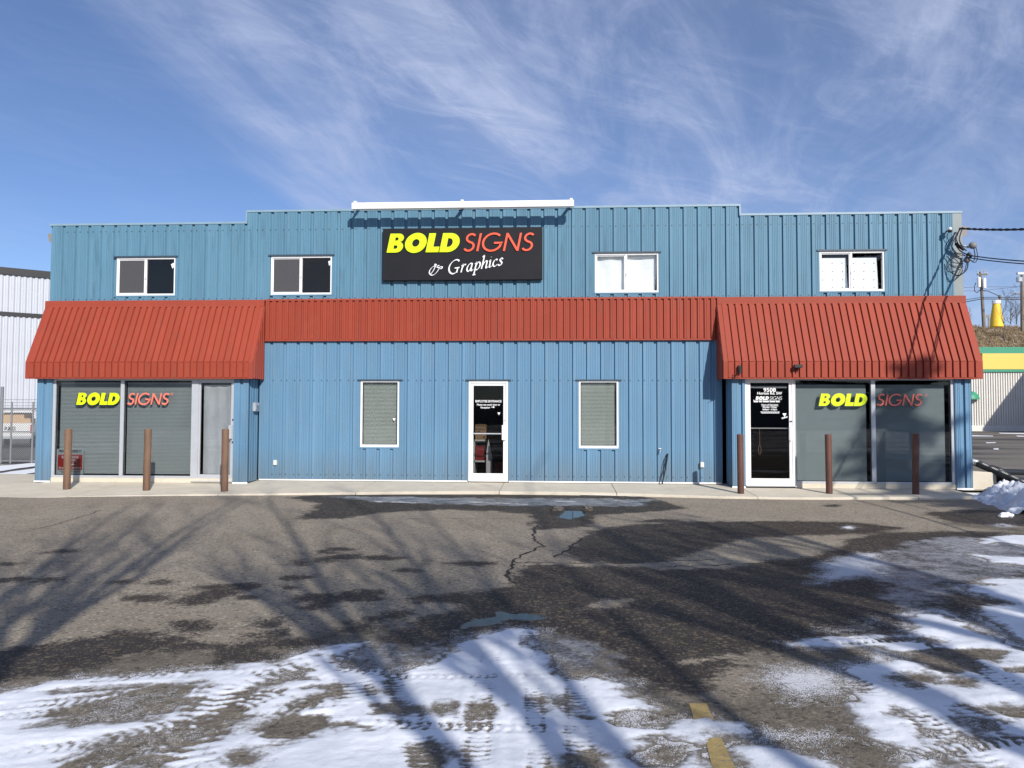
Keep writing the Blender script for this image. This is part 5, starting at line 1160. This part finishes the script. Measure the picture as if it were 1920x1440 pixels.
tag(gridmesh('hill', hx, hy, HZ, {}, HILLM), kind='structure')
# grass tufts along the crest
tu = MB(); rr = random.Random(4)
from mathutils import noise as mnoise
def hz(x, y): i = int(np.clip(np.searchsorted(hy, y), 0, len(hy)-1)); j = int(np.clip(np.searchsorted(hx, x), 0, len(hx)-1)); return float(HZ[i, j])
for i in range(9000):
    dpt = rr.uniform(66, 98); q_ = dp(rr.uniform(1800, 1960), 640, dpt); x, y = q_.x, q_.y; z_ = hz(x, y)-.05; a = rr.uniform(0, 3.14); w_ = rr.uniform(.02, .06); h_ = rr.uniform(.12, .45)
    tu.add([(x-w_*math.cos(a), y-w_*math.sin(a), z_), (x+w_*math.cos(a), y+w_*math.sin(a), z_), (x+rr.uniform(-.25, .25), y+rr.uniform(-.2, .2), z_+h_)], [(0, 1, 2)])
tag(tu.build('dry_grass', mat('straw', (.26, .19, .11), .95, 0, .3, 2)), 'dry straw coloured grass tufts over the hill above the neighbour', 'grass', kind='stuff')
# giant yellow bottle
def onhill(px, dpt=80): q_ = dp(px, 600, dpt); return q_.x, q_.y, hz(q_.x, q_.y)
dpt = 80; sc_ = dpt/1442; q0 = dp(1869, 612, dpt); q1 = dp(1869, 563, dpt); Hb = q1.z-q0.z
BT = thing('bottle_statue', 'giant yellow bottle with white cap standing on the hill crest', 'statue', tuple(q0))
MB().lathe([(11.5*sc_, -.05), (11.3*sc_, 0), (10.4*sc_, Hb*.3), (8.2*sc_, Hb*.6), (6.4*sc_, Hb*.84), (6.2*sc_, Hb*.87)], n=28).build('body', YELB, BT, smooth=True)
cp = MB(); n_ = 44; rr_ = [6.9*sc_*(1+.05*(i % 2)) for i in range(n_)]
v = [(rr_[i]*math.cos(2*math.pi*i/n_), rr_[i]*math.sin(2*math.pi*i/n_), z_) for z_ in (Hb*.87, Hb) for i in range(n_)]
cp.add(v, [tuple(range(n_))[::-1], tuple(range(n_, 2*n_))]+[(i, (i+1) % n_, (i+1) % n_+n_, i+n_) for i in range(n_)]).build('cap', WHITE, BT)
# utility poles on the hill
def upole(pb, pt, dpt, lb, r=.17, lean=0):
    b_ = dp(*pb, dpt); t_ = dp(*pt, dpt); t = thing('utility_pole', lb, 'utility pole', tuple(b_), 'utility poles on the hill'); d = t_-b_
    MB().tube([(0, 0, -1), tuple(d*.5), tuple(d)], [r*1.2, r, r*.75], 10).build('pole', WOOD, t); return t, b_, t_
t, b_, t_ = upole((1845, 604), (1838, 510), 92, 'leaning wooden utility pole with two white transformers left of the yellow bottle')
s_ = 92/1442
for dx_, dy_ in ((-5, 29), (5, 31)):
    q_ = dp(1838+dx_, 510+dy_-9, 92)-b_; MB().lathe([(.01, -.62), (3.0*s_, -.58), (3.1*s_, .5), (2.6*s_, .6), (.02, .64)], tuple(q_+Vector((0, -.3, 0))), 16).build('transformer', WHITE, t)
q_ = dp(1838, 516, 92)-b_; MB().box(q_.x-.35, q_.x+.8, q_.y-.1, q_.y+.1, q_.z, q_.z+.14).build('crossarm', WOOD, t)
for k in (-.3, .1, .5, .75): MB().lathe([(.05, 0), (.10, .1), (.04, .3), (.09, .38), (.02, .5)], (q_.x+k, q_.y, q_.z+.14), 8).build('insulator', ALU, t)
MB().tube([tuple(dp(1830, 530, 92)-b_), tuple(dp(1827, 537, 92)-b_), tuple(dp(1827.5, 546, 92)-b_), tuple(dp(1832, 549, 92)-b_), tuple(dp(1838, 543, 92)-b_)], .045, 5).build('drip_wire', WIREM, t)
t, b2_, t2_ = upole((1917, 604), (1916, 514), 84, 'straight utility pole with lamp head at the far right edge beyond the bottle')
q_ = dp(1915, 515, 84)-b2_; MB().box(q_.x-.45, q_.x+.5, q_.y-.15, q_.y+.15, q_.z, q_.z+.25).build('lamp_head', ALU, t); MB().lathe([(.02, -.3), (.3, -.25), (.3, .2), (.02, .3)], tuple(dp(1911, 524, 84)-b2_), 12).build('transformer', ALU, t); MB().box((dp(1909, 519.5, 84)-b2_).x, (dp(1917, 519.5, 84)-b2_).x, -.1, .1, (dp(1909, 519.5, 84)-b2_).z-.05, (dp(1909, 519.5, 84)-b2_).z+.05).build('crossarm', WOOD, t)
# wires behind
def pw(pts, d, r, lb):
    q = []
    P_ = [dp(a, b, d) for a, b in pts]
    for a, b in zip(P_[:-1], P_[1:]): q += [a.lerp(b, i/6) for i in range(6)]
    q.append(P_[-1]); tag(MB().tube(q, r, 5).build('power_line', WIREM), lb, 'power line', 'power lines beyond the hill')
pw([(1700, 578), (1810, 562), (1840, 557.5), (1880, 557.5), (1917, 558.5), (1990, 560)], 90, .035, 'upper thick power line crossing behind the yellow bottle cap')
pw([(1700, 586), (1810, 566), (1840, 560.5), (1880, 560.8), (1917, 561.3), (1990, 563)], 90, .05, 'lower thick power line crossing behind the yellow bottle cap')
pw([(1700, 548), (1838, 545), (1917, 537), (1990, 530)], 92, .018, 'thin faint power line below the transformers'); pw([(1700, 543), (1838, 538), (1917, 537.5), (1990, 535)], 94, .018, 'thin faint power line level with the transformers')
pw([(1841, 545), (1852, 545.5), (1875, 556)], 91, .04, 'short brace wire from the leaning pole down to the lines'); pw([(1889, 558), (1902, 550.5), (1906, 550.5)], 90, .03, 'thin street lamp arm rising from the lines right of the bottle')
q_ = dp(1908.5, 551, 90); fitting('street_lamp_head', 'flat grey street lamp head right of the yellow bottle above the lines', 'street lamp', MB().box(q_.x-.35, q_.x+.4, q_.y-.15, q_.y+.15, q_.z-.06, q_.z+.1), BOXGREY, bevel=.04)
q_ = dp(1875, 566, 91); fitting('short_post', 'short dark post top showing behind the bottle cap', 'post', MB().lathe([(.12, -3), (.12, .45), (.2, .5), (.15, .8)], tuple(q_), 10), WOOD)
q_ = dp(1854, 604, 86); t = thing('signal_post', 'small dark sign post standing left of the yellow bottle', 'post', tuple(q_)); MB().box(-.07, .07, -.05, .05, -.5, .85).build('post', BOXGREY, t); MB().box(-.30, .05, -.08, -.051, .45, .8).build('box_head', BOXGREY, t)
# bare trees / bushes
def bare_tree(name, lb, cat, base, height, seed, r0, n1=4, m=BARK, guide=None, depth=4, spread=.6, low=.35, group=None, nb=None):
    rr = random.Random(seed); mbt = MB(); mbb = MB(); top = thing(name, lb, cat, tuple(base), group); b0 = Vector(base)
    def grow(p, d, L_, r, lev):
        n_ = 5; pts = [p]; rs = [r]; q = p; dd = d
        for i in range(n_):
            dd = (dd+Vector((rr.uniform(-1, 1), rr.uniform(-1, 1), rr.uniform(-.2, .6)))*.13).normalized(); q = q+dd*L_/n_; pts.append(q); rs.append(max(r*(1-.75*(i+1)/n_), .25*r))
        (mbb).tube([x-b0 for x in pts], rs, 6 if lev < 2 else 4, False)
        if lev < depth:
            for k in range(rr.randint(3, 5) if nb is None else nb):
                i = rr.randint(1, n_); s_ = Vector((rr.uniform(-1, 1), rr.uniform(-1, 1), rr.uniform(.1, .9))).normalized()
                grow(pts[i], (dd*.75+s_*spread).normalized(), L_*rr.uniform(.45, .7), max(rs[i]*.75, .004), lev+1)
    if guide: tr = [Vector(g) for g in guide]
    else: tr = [b0+Vector((rr.uniform(-.05, .05)*height*i/6, rr.uniform(-.05, .05)*height*i/6, height*.75*i/6)) for i in range(7)]
    rs = [r0*(1-.8*i/(len(tr)-1)) for i in range(len(tr))]; mbt.tube([x-b0 for x in tr], rs, 10)
    for i in range(1, len(tr)):
        t_ = i/(len(tr)-1)
        if t_ < low: continue
        for k in range(n1):
            a = rr.uniform(0, 6.28); f_ = rr.random(); p = tr[i-1].lerp(tr[i], f_)
            grow(p, Vector((math.cos(a)*spread, math.sin(a)*spread, .75)).normalized(), height*rr.uniform(.16, .30)*(1.15-.6*t_), rs[i]*rr.uniform(.35, .6), 1)
    mbt.build('trunk', m, top, smooth=True); mbb.build('branches', m, top, smooth=True); return top
b_ = dp(1883, 640, 70); bare_tree('bare_sapling', 'thin bare sapling on the hill just right of the yellow bottle', 'tree', b_, 5.6, 3, .05, 3, depth=3, low=.45)
for i, (px, d_, h_) in enumerate(((1895, 84, 4.2), (1906, 86, 4.6), (1922, 84, 5.0))): 
    b_ = dp(px, 608, d_); bare_tree('bare_bush', ['bare grey bush behind the sapling on the hill', 'bare grey bush between sapling and far right pole', 'bare grey bush at the right frame edge by the pole'][i], 'bush', b_, h_, 10+i, .05, 4, depth=3, spread=.9, low=.05, group='bare bushes on the hill')
b_ = dp(1818, 608, 88); bare_tree('bare_bush', 'small bare bush low on the hill against the red canopy edge', 'bush', b_, 2.6, 31, .04, 4, depth=2, spread=.9, low=.05, group='bare bushes on the hill')
# ------------------------------------------------------------------ left background: white building, fence, truck
WBc = dp(47, 775, 50); az = rad(51.5); wd = Vector((math.sin(az), math.cos(az), 0)); wn = Vector((-wd.y, wd.x, 0))
if (Vector((0, CAMY, 0))-WBc).dot(wn) < 0: wn = -wn
def onw(px, py):                  # intersect view ray with the white wall
    d = RGT*((px-960)/FPX) - UPV*((py-720)/FPX) + FWD; o_ = Vector((0, CAMY, CAMZ)); tt = (WBc-o_).dot(wn)/d.dot(wn); return o_+d*tt
Z1 = onw(47, 505).z; Z2 = onw(47, 518).z; Z3 = onw(47, 587).z; Z4 = onw(47, 595).z
WB = thing('white_building', 'tall white ribbed metal building with black roof fascia behind the fence at left', 'building', (WBc.x, WBc.y, GZ))
Mw = Matrix((wd, -wn, Vector((0, 0, 1)))).transposed().to_4x4()
WB.matrix_world = Matrix.Translation((WBc.x, WBc.y, GZ)) @ Mw
def wpart(mb, name, m): return mb.build(name, m, WB)
zf = lambda z_: z_-GZ
wpart(MB().box(-14, 40, .06, 20, 0, zf(Z1)-.1), 'wall', WHITEMETAL)
wpart(MB().box(-14.2, 40.2, -.12, .05, zf(Z2), zf(Z1)), 'roof_fascia', BLACK); wpart(MB().box(-14, 40, -.05, .05, zf(Z4), zf(Z3)), 'belt_trim', BLACK)
pa = onw(40, 560); pb = onw(50.9, 560); wp = abs((pb-pa).dot(wd)); PWp = prof(wp, .07, wp*.26, [wp*.25, wp*.5], .03, .08)
for (za_, zb__) in ((0, zf(Z4)-.002), (zf(Z3)+.002, zf(Z2)-.002)):
    k = -8
    while k*wp < 12:
        o = bpy.data.objects.new('wall_panel', panelmesh(PWp, 0, wp, zb__-za_, WHITEMETAL, .02)); COL.objects.link(o); o.parent = WB; o.location = (k*wp, .03, za_); k += 1
# fence
FD = 25.6
def fg(px, py=868): v_ = dp(px, 775, FD); return Vector((v_.x, v_.y, GZ))
GALV = mat('weathered_galvanised', (.24, .25, .26), .5, .3, .1, 8)
FN = thing('chain_link_fence', 'galvanised chain link fence with barbed wire at the left edge', 'fence', tuple(fg(30)))
F0 = Vector(FN.location); fh = 2.0
fa = fg(-60)-F0; fb = fg(110)-F0; fdir = (fb-fa).normalized()
for px, r, h_ in ((3, .05, 2.55), (22, .03, 2.05), (62, .03, 2.05), (-40, .03, 2.0), (100, .03, 2.0)):
    p_ = fg(px)-F0; MB().tube([tuple(p_), tuple(p_+Vector((0, 0, h_)))], r, 10).build('post', GALV, FN)
for z_ in (.08, 1.05, 1.83): MB().tube([tuple(fa+Vector((0, 0, z_))), tuple(fb+Vector((0, 0, z_)))], .022, 8).build('rail', GALV, FN)
for z_ in (1.92, 2.02, 2.12):
    mb = MB().tube([tuple(fa+Vector((0, 0, z_))), tuple(fb+Vector((0, 0, z_)))], .010, 4); s_ = 0
    while s_ < (fb-fa).length:
        c = fa+fdir*s_+Vector((0, 0, z_)); mb.tube([tuple(c-Vector((0, 0, .025))), tuple(c+Vector((0, 0, .025)))], .004, 3); s_ += .13
    mb.build('barbed_wire', GALV, FN)
mb = MB(); Lf_ = (fb-fa).length; st = .075; k = -int(1.8/st)
while k*st < Lf_:
    for sg in (1, -1):
        a0 = k*st if sg == 1 else k*st+1.75; a1 = a0+sg*1.75; z0_, z1_ = .08, 1.83
        if sg == 1: lo_, hi_ = max(a0, 0), min(a1, Lf_)
        else: lo_, hi_ = min(a0, Lf_), max(a1, 0)
        if (sg == 1 and lo_ >= hi_) or (sg == -1 and lo_ <= hi_): continue
        za_ = z0_+abs(lo_-a0); zb__ = z0_+abs(hi_-a0); mb.tube([tuple(fa+fdir*lo_+Vector((0, 0, za_))), tuple(fa+fdir*hi_+Vector((0, 0, zb__)))], .008, 3, False)
    k += 1
tag(mb.build('wire_mesh', GALV, FN), kind='stuff')
# pickup truck seen from behind
td = 37; tc_ = dp(20, 775, td); T = thing('pickup_truck', 'white pickup truck parked behind the chain link fence at left', 'truck', (tc_.x, tc_.y, GZ))
T.rotation_euler = (0, 0, rad(27))
bd = MB(); bd.prism([(-.95, .55), (.95, .55), (.98, .9), (.95, 1.18), (-.95, 1.18), (-.98, .9)], 0, 2.0).build('bed', CARWHITE, T, bevel=.03)
MB().prism([(-.94, .55), (.94, .55), (.96, 1.15), (.74, 1.80), (-.74, 1.80), (-.96, 1.15)], 2.02, 3.9).build('cab', CARWHITE, T, bevel=.05)
MB().prism([(-.72, 1.22), (.72, 1.22), (.62, 1.70), (-.62, 1.70)], 1.99, 2.015).build('rear_window', G_DARK, T)
MB().prism([(-.92, .55), (.92, .55), (.92, 1.1), (-.92, 1.1)], 3.92, 5.3).build('hood', CARWHITE, T, bevel=.06)
MB().box(-.80, .80, -.03, -.002, .68, 1.14).build('tailgate', CARWHITE, T, bevel=.01); MB().box(-.9, .9, -.16, -.04, .44, .58).build('bumper', SILVER, T, bevel=.02)
for s_ in (-1, 1):
    MB().box(min(s_*.83, s_*.95), max(s_*.83, s_*.95), -.035, -.001, .7, 1.1).build('taillight', REDI, T)
    for yy in (.95, 4.4):
        wl = MB().lathe([(.22, -.12), (.36, -.11), (.38, 0), (.36, .11), (.22, .12)], n=22).build('wheel', TYRE, T); wl.location = (s_*.84, yy, .38); wl.rotation_euler = (0, rad(90), 0)
font('R&G', .24, 0, -.033, .85, BLACK, T, bold=.008)
MB().box(-.8, .8, .2, 1.7, 1.19, 1.42).box(-.6, .5, .4, 1.6, 1.421, 1.6).build('timber_load', mat('lumber', (.55, .38, .22), .8), T)
# snow on the left lane
for i, q in enumerate([[(-120, 893), (-10, 889), (70, 878), (76, 884), (40, 892), (-120, 903)], [(-120, 915), (0, 908), (60, 898), (74, 901), (20, 914), (-120, 926)], [(-120, 880), (0, 874), (66, 868), (68, 874), (0, 884), (-120, 888)]]):
    pl = []
    for a, b in zip(q, q[1:]+q[:1]):
        for k in range(5): t_ = k/5; pl.append((*gr(a[0]+(b[0]-a[0])*t_+random.uniform(-2, 2), a[1]+(b[1]-a[1])*t_+random.uniform(-.5, .5), GZ), GZ+.012))
    tag(MB().add(pl, [tuple(range(len(pl)))]).build('snow_patch', SNOWLINE), kind='structure')
LANE = mat('dark_lane', (.075, .065, .055), .8, 0, .4, 2, (.6, .6, .62), .5, (.4, 2, 1), .3, 20)
S('yard', MB().add([(-60, 7.0, GZ-.010), (-12.2, 7.0, GZ-.010), (-2, 60, GZ-.010), (-60, 60, GZ-.010)], [(0, 1, 2, 3)]), LANE)
S('lane', MB().add([(-30, -1.0, GZ-.004), (-12.2, -1.0, GZ-.004), (-12.2, 5.2, GZ-.004), (-30, 5.2, GZ-.004)], [(0, 1, 2, 3)]), LANE)
# ------------------------------------------------------------------ trees behind the photographer (they throw the shadows over the lot)
hs = Vector((SDX, 1)); hl = hs.length; tanel = -SDZ/hl
def from_shadow(px, py, B, jit=0):   # point of a tree at foot B whose shadow falls at photo point
    g_ = Vector(gr(px, py)); a = (g_-Vector(B)); u = hs/hl; s_ = a.dot(u); h_ = s_*tanel
    P_ = g_-u*(h_/tanel); return Vector((P_.x, P_.y, GZ+h_))
def shade_tree(i, pts, back, h_extra, lb, r0, seed, n1, depth, low=.3):
    g0 = Vector(gr(*pts[0])); u = hs/hl; B = g0-u*back
    guide = [Vector((B.x, B.y, GZ-.2))]+[from_shadow(*p_, (B.x, B.y)) for p_ in pts]
    bare_tree('bare_tree', lb, 'tree', (B.x, B.y, GZ-.2), guide[-1].z, seed, r0, n1, guide=guide, depth=depth, spread=.30, low=low, group='bare trees behind the photographer')
ST = [([(853, 1437), (723, 1270), (650, 1170), (570, 1030), (500, 935)], 7, 'tallest bare leafless tree behind the photographer, left of centre', .11, 5, 5),
      ([(1050, 1410), (940, 1280), (870, 1190), (800, 1090), (720, 985), (660, 938)], 8, 'bare leafless tree directly behind the photographer', .10, 8, 5),
      ([(1187, 1437), (1127, 1370), (1040, 1250), (940, 1120), (850, 1020), (790, 950)], 9, 'slim bare tree behind the photographer slightly right', .085, 12, 5),
      ([(-60, 1290), (0, 1240), (170, 1120), (300, 1020), (450, 932)], 8, 'bare tree far left behind the photographer, most crooked of the left row', .09, 17, 5),
      ([(-150, 1220), (0, 1125), (110, 1040), (240, 948)], 8, 'bare tree at the far left end of the row behind the photographer', .08, 18, 3),
      ([(-40, 1215), (60, 1135), (140, 1075), (310, 940)], 9, 'thin bare tree in the left row behind the photographer', .075, 19, 3),
      ([(20, 1235), (150, 1145), (260, 1080), (370, 990), (480, 928)], 9, 'thin bare tree closest to the middle in the left row behind the photographer', .07, 20, 3),
      ([(1920, 1400), (1700, 1290), (1520, 1200), (1330, 1100), (1180, 1020), (1080, 965)], 9, 'bare leafless tree behind the photographer toward the right', .20, 23, 4),
      ([(2000, 1330), (1800, 1235), (1600, 1150), (1400, 1070), (1250, 995)], 10, 'second bare tree from the right behind the photographer', .17, 26, 4),
      ([(2080, 1260), (1900, 1180), (1700, 1105), (1480, 1040), (1300, 975)], 10, 'thick bare leafless tree at far right behind the photographer', .26, 29, 5),
      ([(1500, 1440), (1330, 1310), (1180, 1180), (1060, 1060), (980, 905)], 10, 'slim bare tree behind the photographer right of centre', .08, 37, 3),
      ([(2200, 1250), (2000, 1170), (1800, 1095), (1600, 1040), (1420, 985)], 10, 'bare tree between the thickest right tree and the spruce behind the photographer', .2, 41, 5)]
for i, (p_, bk, lb, r0, sd, n1) in enumerate(ST): shade_tree(i, p_, bk, 0, lb, r0, sd, n1, 3)
# spruce whose crown shades the right bay
def spruce(x, y, H, lb, seed, R=3.7):
    rr = random.Random(seed); t = thing('spruce_tree', lb, 'tree', (x, y, GZ)); MB().lathe([(.22, 0), (.12, H*.6), (.02, H)], n=10).build('trunk', BARK, t)
    mb = MB(); z_ = 1.5
    while z_ < H-.1:
        f_ = (1-(z_/H)); rad_ = R*f_**.75+.2; nb = rr.randint(3, 6)
        for k in range(nb):
            a = rr.uniform(0, 6.28); L_ = rad_*rr.uniform(.35, 1.5); d = Vector((math.cos(a), math.sin(a), -.12+.25*rr.random())); n_ = int(L_*17)+5
            for j in range(n_):
                q = Vector((0, 0, z_))+d*L_*(j+.5)/n_; w_ = .20*(1-j/n_*.5)
                for s_ in range(6):
                    e = Vector((rr.uniform(-1, 1), rr.uniform(-1, 1), rr.uniform(-.8, .4))).normalized()*w_*rr.uniform(.7, 1.5); c = e.cross(Vector((rr.random(), rr.random(), rr.random()))).normalized()*.10
                    mb.add([q-c, q+c, q+e], [(0, 1, 2)])
        z_ += rr.uniform(.16, .30)
    tag(mb.build('needle_crown', NEEDLE, t), kind='stuff')
Yt = -20.0; xs_, zs_ = at(1690, 700, YB); dY = YB-Yt
spruce(xs_-SDX*dY, Yt, zs_-SDZ*dY-GZ+.2, 'tall dark spruce behind the photographer at far right', 5)
# unseen low skyline added all round so that glass has something to mirror
sk = MB(); rr = random.Random(8)
for i in range(26):
    a = rad(180+i*180/25-2); d_ = 70+rr.uniform(0, 30); x, y = math.cos(a)*d_, -17+math.sin(a)*d_; w_, h_ = rr.uniform(5, 9), rr.uniform(3, 6)
    tag(MB().box(x-w_, x+w_, y-4, y+4, GZ-.1, h_).box(x-w_-.2, x+w_+.2, y-4.2, y+4.2, h_+.001, h_+.4).build('added_warehouse', [BEIGEW, WHITEMETAL, BOXGREY][i % 3]), 'low plain unseen warehouse added for the glass to mirror', 'building', 'warehouses added for reflections')
